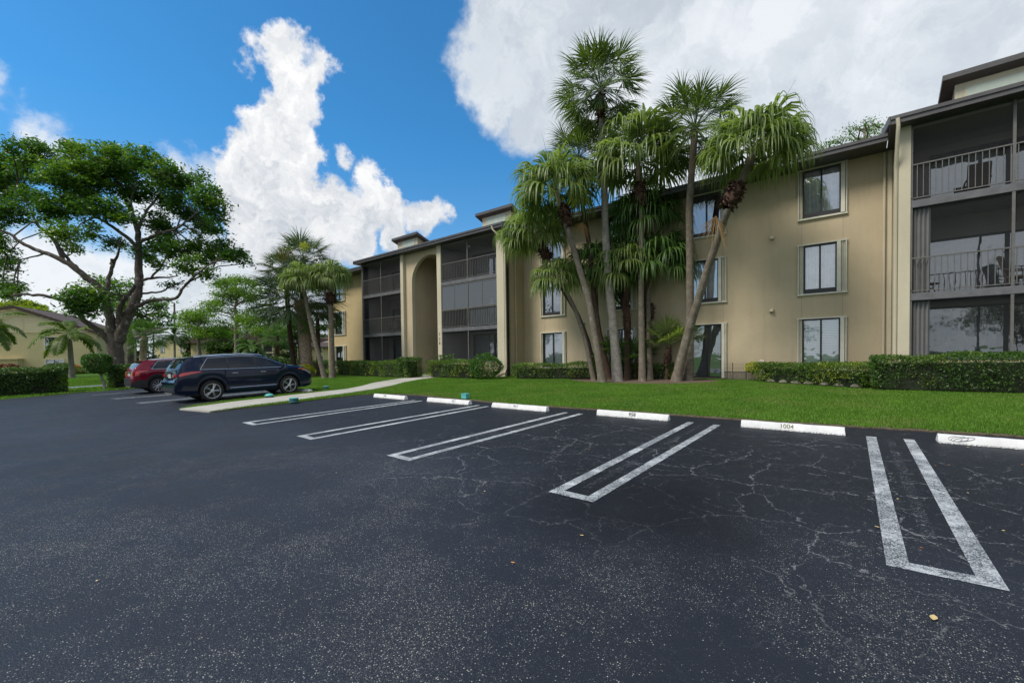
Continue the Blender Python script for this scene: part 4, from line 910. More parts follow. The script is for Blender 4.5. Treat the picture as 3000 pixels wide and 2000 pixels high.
palm('fan_palm', [(1800, 1112), (1798, 1060)], (1797, 1040), 78, 'young', .07, .06, (T3, M['palm_dark']), 'small dark young fan palm low between the left trunks', seed=24, elr=(75, 5))
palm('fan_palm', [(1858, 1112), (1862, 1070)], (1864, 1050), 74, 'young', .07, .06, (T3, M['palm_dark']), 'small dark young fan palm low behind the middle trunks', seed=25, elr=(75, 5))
GL = 'fan palms beside the parked cars'
palm('fan_palm', [(974, 1108), (971, 959), (968, 895)], (969, 815), 84, 'drape', .20, .15, (T1, M['palm']), 'fan palm with pale trunk and shaggy collar at the left corner of the building', boots=((968, 874), 21, 18, Bt), seed=31, group=GL)
palm('fan_palm', [(952, 1109), (923, 1000), (908, 936), (896, 880)], (886, 828), 90, 'drape', .17, .13, (T1, M['palm']), 'leaning fan palm with drooping light crown left of the building corner', seed=32, group=GL)
palm('fan_palm', [(904, 1100), (898, 1060), (891, 975), (886, 927)], (880, 880), 142, 'stiff', .42, .40, (M['boots_grey'], M['palm_grey']), 'stout palm with criss-cross boot pattern on a thick trunk and grey-green crown', seed=33, group=GL, base=G(904, 1104), nf=46)
palm('fan_palm', [(882, 1100), (880, 1000), (885, 860)], (888, 762), 98, 'stiff', .22, .17, (T3, M['palm_grey']), 'tallest palm of the group by the cars with dark stiff crown and yellow seed heads', seed=34, group=GL, base=G(885, 1101), nf=40)
palm('fan_palm', [(858, 1100), (850, 980), (840, 860)], (838, 800), 88, 'stiff', .2, .17, (T3, M['palm_grey']), 'left palm crown of the group by the cars, shaded trunk', seed=35, group=GL, base=G(865, 1101), nf=34)
palm('fan_palm', [(935, 1100), (932, 1000)], (930, 935), 78, 'stiff', .18, .15, (T3, M['palm_dark']), 'dark palm half hidden behind the leaning trunk', seed=36, group=GL, base=G(935, 1103), nf=24)
# boots pattern on the thick trunk
def crossboots():
    p0 = G(904, 1104); dp = depth(p0); e = [o for o in bpy.data.objects if o.get('label', '').startswith('stout palm')][0]; a = Acc(); r = np.random.RandomState(5)
    path = [p0, D(898, 1060, dp), D(891, 975, dp), D(886, 927, dp), D(880, 885, dp)]; P = np.array(path); t = np.linspace(0, 1, 5)
    for row in range(30):
        f = row/30; c = np.array([np.interp(f, t, P[:, k]) for k in range(3)])
        for q in range(9):
            th = 2*math.pi*(q+.5*(row % 2))/9; o = np.array([math.cos(th), math.sin(th), 0]); s = np.array([-math.sin(th), math.cos(th), 0])
            b0 = c+o*.40; L = .32*r.uniform(.8, 1.2)
            for sg in (-1, 1):
                tip = b0+o*.13+np.array([0, 0, L])+s*sg*.15; w_ = s*.035
                a.add([b0-w_, b0+w_, tip+w_*.4, tip-w_*.4], [[0, 1, 2, 3]])
    a.build('old_leaf_bases', M['boots_grey'], e, False, p0)
    for (u, v, rr, mt) in ((890, 722, 15, 'croton'), (832, 745, 26, 'fiber'), (850, 885, 34, 'fiber'), (930, 900, 32, 'fiber'), (878, 900, 30, 'fiber')):
        a = Acc(); c = D(u, v, dp-.9); n = 420; X = r.normal(0, 1, (n, 3)); X = nrm(X)*(r.uniform(.1, 1, n)**.6)[:, None]*rr*dp/F*.9; b = c+X; d = nrm(X+r.normal(0, .5, (n, 3)))*.16; s = nrm(np.cross(d, r.normal(0, 1, (n, 3))))*.012
        V = np.stack([b-s, b+s, b+d], 1); a.add(V, None, np.arange(3*n).reshape(-1, 3)); a.build('seed_head', M[mt], e, False, p0)
crossboots()
# feather palms
def feather(name, base_uv, crown_uv, Rpx, lab, trunk_w=(.2, .12), nf=14, seed=1, dep=None, mat='feather', group='feather palms', tmat=None, elr=(70, -12)):
    r = np.random.RandomState(seed); p0 = G(*base_uv) if dep is None else D(*base_uv, dep)
    if dep is not None: p0[2] = gz(p0[0], p0[1])
    dp = depth(p0); cc = D(*crown_uv, dp); e = empty(name, p0, 0, lab, 'palm tree', group); Rr = Rpx*dp/F
    a = Acc(); mid = (p0+cc)/2+np.array([.05, 0, 0]); stick(a, [p0-[0, 0, .1], p0+[0, 0, .3], mid, cc], trunk_w[0], trunk_w[1], 12); a.build('trunk', tmat or M['palm_trunk_pale'], e, True, p0)
    a = Acc()
    for q in range(nf):
        u = (q+.5)/nf; el = R(elr[0]+(elr[1]-elr[0])*u); az = q*2.39996+seed; d0 = np.array([math.cos(el)*math.cos(az), math.cos(el)*math.sin(az), math.sin(el)])
        n = 26; pp, de = curve(cc, d0, Rr*r.uniform(1.05, 1.3), 1.9, n); stick(a, pp, .035, .008, 4)
        T_ = nrm(np.gradient(pp, axis=0)); sd_ = nrm(np.cross(T_, [0, 0, 1.])); nn = np.cross(sd_, T_)
        for sub in range(3):
            for sg in (-1, 1):
                i0 = np.arange(4, n+1); base = pp[i0]+T_[i0]*(Rr/n)*sub/3; L = (Rr*.30*np.sin(np.clip((i0-2)/(n)*math.pi*.9+.25, 0, math.pi)))[:, None]*r.uniform(.85, 1.1, (len(i0), 1))
                d = nrm(sd_[i0]*sg+T_[i0]*.55+nn[i0]*r.uniform(-.25, .35, (len(i0), 1))); t1 = base+d*L*.55; t2 = t1+nrm(d+np.array([0, 0, -.9]))*L*.45; wv = T_[i0]*.045
                V = np.stack([base-wv, base+wv, t1+wv, t1-wv, t2], 1); k = np.arange(len(i0))[:, None]*5
                a.add(V, k+np.array([[0, 1, 2, 3]]), k+np.array([[3, 2, 4]]))
    a.build('crown', M[mat], e, False, p0); return e
feather('feather_palm', (211, 1100), (203, 980), 80, 'bright feather palm with grey trunk in front of the far left house', (.3, .17), 12, 3, dep=45.)
feather('feather_palm', (-40, 1100), (-32, 955), 75, 'feather palm whose frond tips reach in at the left edge of the photo', (.3, .17), 11, 8, dep=45.)
feather('feather_palm', (512, 1080), (511, 985), 40, 'slender distant palm in front of the utility pole', (.18, .12), 12, 6, dep=62., mat='palm_grey')
feather('feather_palm', (727, 1080), (735, 1018), 50, 'low dark palm in the far planting left of the building', (.2, .14), 12, 9, dep=58., mat='palm_dark')
palm('fan_palm', [(418, 1110), (420, 1020)], (425, 985), 68, 'stiff', .3, .28, (M['boots_grey'], M['palm_dark']), 'dark bushy fan palm behind the big tree trunk', seed=41, base=D(418, 1098, 42.)*np.array([1, 1, 0]), nf=34, group='distant fan palms')
palm('fan_palm', [(812, 1090), (812, 1030)], (812, 985), 52, 'stiff', .25, .2, (T3, M['palm_dark']), 'far green fan palm left of the criss-cross trunk', seed=42, base=D(812, 1095, 46.)*np.array([1, 1, 0]), nf=30, group='distant fan palms')
# ------------------------------------------------------------------ leafy volumes
def leaves(acc, C, size, r, flat=.5, up=None):
    """folded diamond leaves at centres C"""
    n = len(C); nz = r.normal(0, 1, (n, 3)); nz[:, 2] = np.abs(nz[:, 2])*1.0+flat
    if up is not None: nz = nz+up
    nz = nrm(nz); a = nrm(np.cross(nz, r.normal(0, 1, (n, 3)))); b = np.cross(nz, a); s = (size*r.uniform(.65, 1.3, n))[:, None]
    V = np.stack([C-a*s, C-b*s*.42-nz*s*.10, C+a*s, C+b*s*.42-nz*s*.10], 1); acc.add(V, np.arange(4*n).reshape(-1, 4))
def hedge(name, p, q, width, h, mat, lab, n=9000, leaf=.035, z0=.14, seed=1, group=None, bulge=.08, stems=True, cat='hedge', core=True):
    """clipped hedge from p to q (ground xy)"""
    r = np.random.RandomState(seed); p = np.array(p[:2], float); q = np.array(q[:2], float); L = np.linalg.norm(q-p); ax = (q-p)/L; pe = np.array([-ax[1], ax[0]])
    c = (p+q)/2; base = np.array([c[0], c[1], gz(*c)]); e = empty(name, base, 0, lab, cat, group)
    def P(s, t, z): return np.stack([p[0]+ax[0]*s+pe[0]*t, p[1]+ax[1]*s+pe[1]*t, GS*(p[1]+ax[1]*s)+z], -1)
    areas = np.array([L*(h-z0), L*(h-z0), L*width, width*(h-z0), width*(h-z0)]); k = r.choice(5, n, p=areas/areas.sum()); u, v = r.uniform(0, 1, n), r.uniform(0, 1, n)
    s = np.where(k < 3, u*L, np.where(k == 3, 0, L)); t = np.where(k == 0, -width/2, np.where(k == 1, width/2, (np.where(k < 3, v, u)-.5)*width)); z = np.where(k == 2, h, z0+(h-z0)*v)
    ins = np.abs(r.normal(0, .13, n)); wob = bulge*(np.sin(s*1.9+seed)+np.sin(s*4.3+2*seed)*.6+np.sin(z*5+s)*.5)+r.normal(0, .02, n)
    t = np.where(k == 0, t+ins-wob, np.where(k == 1, t-ins+wob, t)); z = np.where(k == 2, z-ins+wob*.6, z); s = np.where(k == 3, s+ins, np.where(k == 4, s-ins, s))
    # open patches low down where the stems show
    keep = ~((k == 0) & (z < z0+.30*(h-z0)) & (np.sin(s*5.1+seed)+np.sin(s*2.3)+r.normal(0, .6, n) > .7)); s, t, z = s[keep], t[keep], z[keep]
    a = Acc(); leaves(a, P(s, t, z), leaf, r, .2); 
    a.build('foliage', mat, e, False, base)
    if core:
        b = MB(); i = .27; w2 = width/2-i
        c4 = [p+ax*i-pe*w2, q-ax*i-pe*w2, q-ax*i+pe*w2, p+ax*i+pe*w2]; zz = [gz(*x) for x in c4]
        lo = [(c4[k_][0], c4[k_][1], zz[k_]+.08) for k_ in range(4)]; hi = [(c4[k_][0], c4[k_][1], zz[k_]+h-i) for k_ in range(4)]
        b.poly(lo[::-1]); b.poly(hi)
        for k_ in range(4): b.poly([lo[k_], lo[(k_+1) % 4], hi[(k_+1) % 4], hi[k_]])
        b.build('dark_core', M['hedge_core'], e)  # plain dark box standing in for the shade among the inner leaves
    if stems:
        a = Acc(); ns = int(L/.22)
        for q_ in range(ns):
            s0 = r.uniform(.1, L-.1); t0 = r.uniform(-.12, .12); b0 = P(np.array(s0), np.array(t0), np.array(0.)); 
            for w_ in range(3):
                tip = P(np.array(s0+r.uniform(-.35, .35)), np.array(-width/2+r.uniform(.0, .3)), np.array(h*r.uniform(.45, .8))); m_ = (b0+tip)/2+r.normal(0, .05, 3); stick(a, [b0, m_, tip], .012, .005, 3)
        a.build('stems', M['twig'], e, False, base)
    return e
M['hedge_core'] = simple('hedge_inner_shade', (.016, .022, .009), 1., var=.7, scale=14)
def shrub(name, loc, rx, rz, mat, lab, n=3500, leaf=.04, seed=1, group=None, cat='shrub', zc=None):
    r = np.random.RandomState(seed); loc = np.array(loc, float); loc[2] = gz(loc[0], loc[1]); e = empty(name, loc, 0, lab, cat, group)
    X = nrm(r.normal(0, 1, (n, 3))); f = 1+.10*np.sin(X[:, 0]*5+seed)*np.cos(X[:, 2]*4)+.07*np.sin(X[:, 1]*9); X = X*(f*(1-np.abs(r.normal(0, .10, n))))[:, None]*np.array([rx, rx, rz]); zc = rz if zc is None else zc
    a = Acc(); leaves(a, X+loc+[0, 0, zc], leaf, r, .2); a.build('foliage', M[mat] if isinstance(mat, str) else mat, e, False, loc)
    a = Acc(); 
    for q in range(14):
        d = nrm(r.normal(0, 1, 3)); d[2] = abs(d[2]); stick(a, [loc+[0, 0, 0], loc+np.array([0, 0, zc*.5]), loc+[0, 0, zc]+d*np.array([rx, rx, rz])*.75], .016, .006, 3)
    a.build('stems', M['twig'], e, False, loc); return e
HG = 'clipped hedges along the foot of the building'
hedge('hedge', (-31.9, 18.1), (-22.9, 17.6), 1.1, 1.12, M['hedge'], 'low clipped hedge with yellow leaves and bare stems left of the arch', 15000, .045, seed=1, group=HG)
hedge('hedge', (-23.2, 17.75), (-22.1, 17.6), 1.3, 1.33, M['hedge_dark'], 'taller square hedge block at the right end of the hedge left of the arch', 5000, .045, z0=.05, seed=2, group=HG, stems=False)
hedge('hedge', (-21.4, 18.5), (-17.1, 18.3), 1.2, 1.12, M['hedge'], 'low clipped hedge with yellow patches right of the arch entrance', 9000, .042, seed=3, group=HG)
hedge('hedge', (-21.8, 19.3), (-20.4, 19.3), .6, 1.45, M['hedge_dark'], 'small square hedge tip behind the hedge by the arch entrance', 1600, .042, z0=.1, seed=4, group=HG, stems=False)
shrub('shrub', (-16.4, 18.1, 0), .92, .74, 'hedge_bright', 'round glossy green bush below the downspout', 5200, .05, 5)
hedge('hedge', (-15.0, 18.9), (-9.6, 20.2), 1.0, .88, M['hedge'], 'low thin hedge with bare lower stems left of the palm cluster', 9500, .04, seed=6, group=HG, bulge=.12)
hedge('hedge', (-9.8, 20.6), (-6.9, 20.9), .7, .82, M['hedge_dark'], 'dark low hedge behind the palm trunks', 4200, .045, seed=7, group=HG, bulge=.12)
hedge('hedge', (-3.2, 20.9), (.4, 18.9), 1.1, .86, M['hedge'], 'clipped green hedge under the blind-covered window', 11000, .038, seed=8, group=HG)
hedge('hedge', (.3, 18.75), (7.0, 19.0), 1.3, 1.16, M['hedge_dark'], 'tall thick hedge below the right-hand balconies at the right edge', 22000, .036, seed=9, group=HG, bulge=.10)
shrub('shrub', (-3.55, 21.0, 0), .32, .24, 'croton', 'small bright yellow-green shrub at the left end of the right hedge', 900, .04, 10, zc=.62)
r_ = np.random.RandomState(3)
for i in range(7):
    x = -2.75+.45*i; y = 20.42-.245*i; b = MB(); b.lathe([(.02, -.05), (.16, .0), (.19, .07), (.12, .15), (.02, .18)], 9, (0, 0, 0)); b.v = [(p[0]*1.3*(1+.15*math.sin(7*p[1]+i)), p[1]*(1+.2*math.sin(5*p[0])), p[2]) for p in b.v]
    o = b.build('garden_rock', M['rock'], smooth=True, angle=50); o.location = (x, y, gz(x, y)+.02); o.rotation_euler = (0, 0, i*1.3); tag(o, ['leftmost', 'second from left', 'third from left', 'middle', 'fifth from left', 'sixth from left', 'rightmost'][i]+' limestone edging rock at the foot of the right-hand hedge', 'rock', 'edging rocks under the right hedge')
# left hedges, topiary
LH = 'clipped hedges round the car park'
hedge('hedge', (-33.9, -7.), (-33.9, 3.2), 1.5, 1.42, M['hedge_dark'], 'long dense boxed hedge at the left edge of the car park', 30000, .05, z0=.03, seed=11, group=LH, stems=False, bulge=.04)
hedge('hedge', (-34.6, 5.0), (-34.6, 6.2), 1.1, 1.4, M['hedge_dark'], 'small square hedge block in front of the big tree trunk', 6000, .05, z0=.03, seed=12, group=LH, stems=False, bulge=.03)
tp = G(307, 1141); te = empty('topiary_tree', (tp[0], tp[1], gz(tp[0], tp[1])), 0, 'small topiary tree with clipped flat-topped head on a thin crooked pale trunk', 'topiary'); dpt = depth(tp)
a = Acc(); stick(a, [np.array([tp[0], tp[1], gz(0, tp[1])-.1]), D(305, 1125, dpt), D(299, 1108, dpt), D(296, 1098, dpt), D(288, 1085, dpt)], .085, .05, 8)
for (u, v) in ((262, 1072), (305, 1070), (280, 1062), (320, 1066)): stick(a, [D(297, 1100, dpt), D(u, v, dpt+random.uniform(-.3, .3))], .03, .015, 5)
a.build('trunk', M['palm_trunk_pale'], te, True, te.location)
r_ = np.random.RandomState(9); n = 9000; X = r_.uniform(-1, 1, (n*3, 3)); rad = np.abs(X[:, 0])**4+np.abs(X[:, 1])**4+np.abs(X[:, 2])**4; X = X[(rad > .62) & (rad < 1.0)][:n]
cT = D(284, 1064, dpt); dx = 40*dpt/F; dz = 28*dpt/F; low = np.clip(-X[:, 2], 0, 1)[:, None]; X = X*np.array([dx, dx*.8, dz]); X[:, :2] *= 1-.35*low; X[:, 0] += (low[:, 0]*.25)
a = Acc(); leaves(a, X+cT, .055, r_, .1); a.build('crown', M['hedge_bright'], te, False, te.location)
# ------------------------------------------------------------------ broadleaf and pine trees
def broad_tree(name, base, limbs, clumps, dep, S, org, mats, lab, cat='tree', group=None, leaf=.13, dens=1., seed=1, off=(0, 0), subr=.42, flat=.62, per=26, lr=1., ck=1.):
    """limbs: [(points in crop units, r0, r1, depth drift)]; clumps: (x, y, radius[, depth shift])  S,org: crop scale and origin"""
    r = np.random.RandomState(seed); e = empty(name, base, 0, lab, cat, group); sc = S*dep/F
    def W(x, y, dz=0.): return D(org[0]+x*S, org[1]+y*S, dep+dz)
    a = Acc(); nodes = []
    for (pts, r0, r1, dr) in limbs:
        P = np.array([W(x, y, dr*i/(max(1, len(pts)-1))) for i, (x, y) in enumerate(pts)]); t = np.concatenate([[0], np.cumsum(np.linalg.norm(np.diff(P, axis=0), axis=1))]); k = max(6, int(t[-1]/.25)); tt = np.linspace(0, t[-1], k)
        Q = np.stack([np.interp(tt, t, P[:, c]) for c in range(3)], 1)
        for _ in range(2): Q[1:-1] = (Q[:-2]+2*Q[1:-1]+Q[2:])/4
        Q[1:-1] += r.normal(0, .025, Q[1:-1].shape); stick(a, Q, r0*sc*lr, r1*sc*lr, 10); nodes.append(Q[k//3:])
    a2 = Acc(); lf = Acc(); ND = np.concatenate(nodes)
    for c in clumps:
        x, y, rad = c[:3]; dz = c[3] if len(c) > 3 else r.uniform(-1, 1)*2.6; C = W(x, y, dz); Rm = rad*sc*ck; nsub = max(4, int(11*dens*(Rm/1.1)**2))
        X = nrm(r.normal(0, 1, (nsub, 3)))*(r.uniform(.2, 1., nsub)**.5)[:, None]*np.array([Rm, Rm, Rm*flat])*1.0+C
        hub = ND[np.argmin(np.linalg.norm(ND-C, axis=1))]; j = C+np.array([0, 0, -Rm*.35]); m_ = (hub+j)/2+np.array([0, 0, .12*np.linalg.norm(hub-j)]); stick(a2, [hub, m_, j], .055, .03, 5)
        for s in X:
            mm = (j+s)/2+r.normal(0, .08, 3); stick(a2, [j, mm, s+[0, 0, -.1]], .022, .006, 3)
            nl = int(per*r.uniform(.7, 1.3)); sr = subr*r.uniform(.7, 1.25); Y = s+r.normal(0, 1, (nl, 3))*np.array([sr, sr, sr*.55])*.62; leaves(lf, Y, leaf, r, .8)
    a.build('trunk', mats[0], e, True, base); a2.build('branches', mats[0], e, True, base); lf.build('crown', mats[1], e, False, base); return e
tb_ = G(347, 1124); TD = depth(tb_); tb_[2] = gz(0, tb_[1])
limbs = [([(645, 1440), (638, 1380), (628, 1300), (622, 1220), (618, 1160)], 56, 50, 0), ([(612, 1200), (592, 1050), (562, 930), (505, 880), (430, 820), (340, 760), (240, 720), (130, 680), (50, 612), (-10, 598)], 36, 8, -2.5),
 ([(340, 760), (312, 680), (270, 620), (200, 570), (160, 480), (120, 410), (40, 370)], 15, 4, 1.5), ([(420, 812), (350, 735), (300, 650), (255, 600)], 14, 5, 2.), ([(230, 728), (150, 750), (100, 760), (40, 740)], 7, 3, -1),
 ([(640, 1200), (688, 1060), (738, 965), (755, 850), (748, 700), (745, 600), (720, 520), (680, 440), (640, 350), (600, 260)], 42, 5, 1.5),
 ([(750, 700), (722, 665), (680, 630), (620, 590), (560, 545), (480, 510), (430, 430)], 17, 4, -2.), ([(755, 665), (850, 620), (950, 590), (1050, 520), (1130, 460)], 14, 4, -1.5), ([(745, 590), (800, 480), (870, 400), (900, 310)], 12, 3, 2.2),
 ([(720, 520), (705, 430), (735, 330), (760, 260)], 9, 3, -1.), ([(705, 1035), (760, 1000), (820, 975), (880, 970), (955, 972), (985, 905), (1050, 850), (1120, 790), (1190, 745)], 18, 3, -2.5), ([(975, 930), (1000, 890), (1022, 878)], 10, 8, 0),
 ([(770, 870), (830, 850), (900, 856), (965, 845)], 12, 4, 1.), ([(820, 855), (870, 800), (900, 750), (912, 640)], 9, 3, 1.5), ([(765, 940), (845, 940), (900, 915), (1000, 870)], 9, 4, 2.),
 ([(575, 960), (590, 850), (607, 790), (640, 720), (655, 650)], 20, 5, 1.), ([(607, 800), (602, 765), (606, 752)], 13, 11, 0), ([(610, 1230), (560, 1160), (500, 1120), (450, 1080), (400, 1020), (340, 970), (250, 955), (130, 940), (60, 955)], 24, 7, -3.),
 ([(648, 1130), (640, 1040), (655, 985), (690, 960), (730, 900)], 26, 12, -1.)]
clumps = [(240, 190, 85), (170, 140, 45), (60, 140, 50), (30, 240, 90), (150, 270, 95), (400, 150, 50), (450, 220, 100), (560, 200, 90), (600, 260, 90), (680, 215, 95), (790, 235, 95), (900, 300, 85), (1020, 345, 75), (1090, 300, 30), (1130, 430, 75), (1170, 420, 50), (1175, 520, 50), (1150, 590, 45),
 (350, 320, 110), (470, 330, 105), (600, 330, 100), (740, 380, 95), (870, 400, 95), (1000, 470, 100), (1080, 560, 80), (50, 380, 100), (60, 510, 70), (180, 420, 70), (330, 480, 90), (420, 440, 90), (360, 620, 70), (390, 695, 50), (520, 490, 70), (470, 600, 50), (600, 480, 70),
 (250, 520, 55), (840, 550, 75), (900, 610, 70), (690, 540, 45), (620, 680, 50, 2.5), (780, 720, 55, 1.), (860, 690, 60), (980, 700, 80), (1080, 710, 85), (1180, 715, 80), (1270, 740, 60), (1330, 770, 32), (1010, 790, 60), (1100, 820, 50), (930, 890, 35), (830, 790, 40),
 (-10, 740, 90), (60, 790, 50), (10, 900, 75), (90, 915, 30), (60, 945, 28), (-60, 300, 120), (-90, 480, 120), (-80, 650, 100), (400, 985, 72, -3.5), (480, 1010, 80, -3.), (440, 940, 50, -3), (520, 950, 50, -2)]
broad_tree('shade_tree', tb_, limbs, clumps, TD, .542, (0, 350), (M['bark'], M['tree']), 'huge spreading shade tree with dark forked trunk and wide leafy crown at the left', leaf=.13, dens=2.7, seed=3, per=50, subr=.44, flat=.85, lr=.66, ck=.97)
# second tree behind the big one
bb = D(430, 1100, 46.); bb[2] = gz(0, bb[1])
broad_tree('shade_tree', bb, [([(700, 1400), (705, 1200), (690, 1050), (650, 950)], 18, 8, 0), ([(700, 1150), (780, 1060), (860, 1040)], 9, 4, -1), ([(700, 1100), (600, 960), (560, 880)], 9, 4, 1)],
 [(560, 850, 50), (640, 880, 70), (600, 930, 60), (700, 930, 80), (780, 990, 80), (700, 1040, 80), (820, 1060, 80), (880, 1100, 60), (760, 1110, 70), (640, 1010, 70), (860, 990, 60), (500, 880, 40), (560, 960, 50), (900, 1040, 40)], 46., .542, (0, 350), (M['bark'], M['tree2']), 'lighter green tree behind the trunk of the big shade tree', leaf=.19, dens=.55, seed=5, per=34, subr=.6)
def pad_tree(name, base_uv, dep, top_v, pads, trunk_r, mats, lab, seed=1, leaf=.22, group='airy trees in the far planting', per=60, cat='tree', trunk_top=None, subr=.62, flat=.35):
    b0 = D(base_uv[0], base_uv[1], dep); b0[2] = gz(b0[0], b0[1]); r = np.random.RandomState(seed); e = empty(name, b0, 0, lab, cat, group); tu, tv = trunk_top or (base_uv[0]+3, top_v)
    top = D(tu, tv, dep); a = Acc(); n = 14; Q = np.array([b0+(top-b0)*i/n for i in range(n+1)]); Q[1:-1] += r.normal(0, .06, (n-1, 3)); stick(a, Q, trunk_r, trunk_r*.3, 10); br = Acc(); lf = Acc()
    for (u, v, rp) in pads:
        C = D(u, v, dep+r.uniform(-3, 3)); Rm = rp*dep/F; zt = C[2]-abs(u-tu)*dep/F*.25-.3; f = np.clip((zt-b0[2])/(top[2]-b0[2]), .2, .97); hub = b0+(top-b0)*f; m_ = (hub+C)/2+[0, 0, .1]; m_ += r.normal(0, .25, 3); stick(br, [hub, m_, C-[0, 0, .1]], .10, .035, 5)
        ns = max(4, int(15*(Rm/1.5)**2)); X = r.normal(0, .55, (ns, 3))*np.array([Rm, Rm, Rm*flat])+C
        for s in X:
            stick(br, [C-[0, 0, .1], (C+s)/2, s], .03, .01, 3); nl = int(per*r.uniform(.7, 1.3)); leaves(lf, s+r.normal(0, 1, (nl, 3))*np.array([subr, subr, subr*.45]), leaf, r, .5)
    a.build('trunk', mats[0], e, True, b0); br.build('branches', mats[0], e, True, b0); lf.build('crown', mats[1], e, False, b0); return e
z4 = lambda L: [(540+x*.1913, 800+y*.1913, rr*.1913) for x, y, rr in L]
PI = (M['bark_pine'], M['pine'])
pad_tree('pine_tree', (695, 1085), 62., 830, z4([(780, 110, 110), (620, 140, 110), (520, 170, 80), (930, 130, 120), (1060, 190, 110), (700, 230, 110), (850, 280, 120), (1000, 290, 110), (600, 300, 90), (540, 330, 60), (1150, 260, 90), (1000, 400, 120), (1120, 360, 90), (900, 450, 100), (480, 440, 100), (570, 470, 100), (400, 470, 90), (330, 560, 110), (440, 560, 100), (650, 390, 60), (760, 580, 60), (1080, 560, 100), (920, 620, 90), (560, 760, 90), (620, 820, 100), (850, 700, 80), (760, 830, 90), (980, 740, 110), (1080, 700, 90)]), .42, PI, 'tall airy pine with bare grey trunk and flat layered foliage, centre of the far planting', seed=4, trunk_top=(690, 870), leaf=.16, per=70)
pad_tree('pine_tree', (581, 1085), 66., 900, z4([(60, 640, 90), (150, 620, 90), (240, 660, 100), (330, 640, 90), (60, 740, 100), (180, 730, 100), (300, 760, 100), (120, 860, 100), (30, 820, 80), (240, 880, 90), (380, 860, 100), (460, 900, 100), (540, 900, 90), (200, 950, 90), (330, 940, 90), (640, 900, 90), (700, 960, 80), (-60, 800, 80), (-40, 700, 60)]), .35, PI, 'bright green airy pine left of the tallest pine', seed=6, trunk_top=(583, 930), leaf=.17, per=70)
pad_tree('pine_tree', (762, 1085), 60., 920, z4([(1000, 730, 100), (1100, 740, 100), (1180, 700, 80), (980, 830, 100), (1080, 850, 110), (1180, 820, 100), (1280, 800, 100), (1350, 850, 90), (1250, 900, 100), (1150, 920, 90), (1380, 760, 80), (1320, 940, 80), (1420, 900, 70)]), .3, PI, 'yellow-green airy tree between the tallest pine and the palms', seed=8, trunk_top=(760, 960), leaf=.17, per=70)
DT = (M['bark_pine'], M['darktree'])
for i, (bu, dep, tv, pads, lab) in enumerate([
 ((640, 1085), 80., 980, [(620, 985, 30), (655, 975, 30), (690, 985, 28), (600, 1010, 26), (640, 1010, 34), (680, 1015, 32), (715, 1000, 26), (720, 1030, 26), (600, 1040, 26), (650, 1045, 30), (690, 1045, 30)], 'dark leafy tree behind the tallest pine'),
 ((740, 1085), 84., 985, [(740, 985, 26), (765, 1000, 26), (790, 985, 24), (755, 1025, 28), (790, 1020, 26), (730, 1015, 24), (740, 1050, 26), (775, 1050, 28), (810, 1045, 24), (805, 1010, 22)], 'dark leafy tree behind the far brown-roofed house'),
 ((575, 1085), 84., 1000, [(560, 1015, 22), (590, 1005, 22), (600, 1040, 24), (575, 1045, 22), (620, 1055, 22), (545, 1000, 18)], 'dark leafy tree right of the far gabled house'),
 ((880, 1085), 70., 930, [(850, 940, 26), (880, 955, 26), (830, 970, 26), (860, 985, 28), (830, 1010, 24), (900, 985, 22), (870, 1020, 24), (845, 1045, 24), (940, 990, 18), (950, 960, 16)], 'leafy tree filling in behind the palms by the cars'),
 ((395, 1085), 78., 1000, [(385, 1040, 18), (400, 1055, 16), (415, 1035, 14), (440, 1050, 12), (370, 1055, 14)], 'small far tree behind the dark fan palm')]):
    pad_tree('background_tree', bu, dep, tv, pads, .3, DT, lab, seed=20+i, leaf=.26, per=60, group='leafy trees in the far planting')
pad_tree('background_tree', (66, 1085), 105., 890, [(40, 900, 20), (66, 893, 24), (95, 900, 22), (118, 912, 14), (20, 912, 14), (80, 908, 22), (50, 915, 20)], .3, (M['bark_pine'], M['yellowtree']), 'rounded yellow-green tree top behind the left house roof', seed=30, leaf=.4, per=90, group='leafy trees in the far planting')
pad_tree('background_tree', (2530, 1000), 34., 365, [(2520, 375, 24), (2490, 385, 20), (2555, 378, 22), (2460, 415, 14), (2430, 425, 14), (2410, 432, 8), (2500, 408, 20), (2540, 402, 20), (2578, 372, 18), (2590, 395, 16), (2470, 432, 14), (2535, 362, 12)], .25, (M['bark_pine'], M['tree2']), 'leafy tree top showing over the building roof at the right', seed=31, leaf=.085, per=34, subr=.30, group='leafy trees in the far planting')
shrub('shrub', D(800, 1095, 44.), 1.3, .8, 'darktree', 'green bushy shrub behind the blue car bonnet', 1800, .12, 40, group='shrubs in the far planting')
shrub('shrub', D(850, 1095, 42.), 1.2, .7, 'darktree', 'dark green shrub left of the criss-cross palm trunk', 1800, .12, 41, group='shrubs in the far planting')
shrub('shrub', G(893, 1106), .62, .38, 'croton', 'yellow-green leafy plant at the foot of the criss-cross palm', 900, .09, 42, zc=.6)
hedge('hedge', (-48., 24.), (-41.5, 24.5), 1., 1.0, M['hedge_dark'], 'dark low hedge seen between the palm trunks left of the building', 4000, .07, seed=43, group=HG, stems=False)
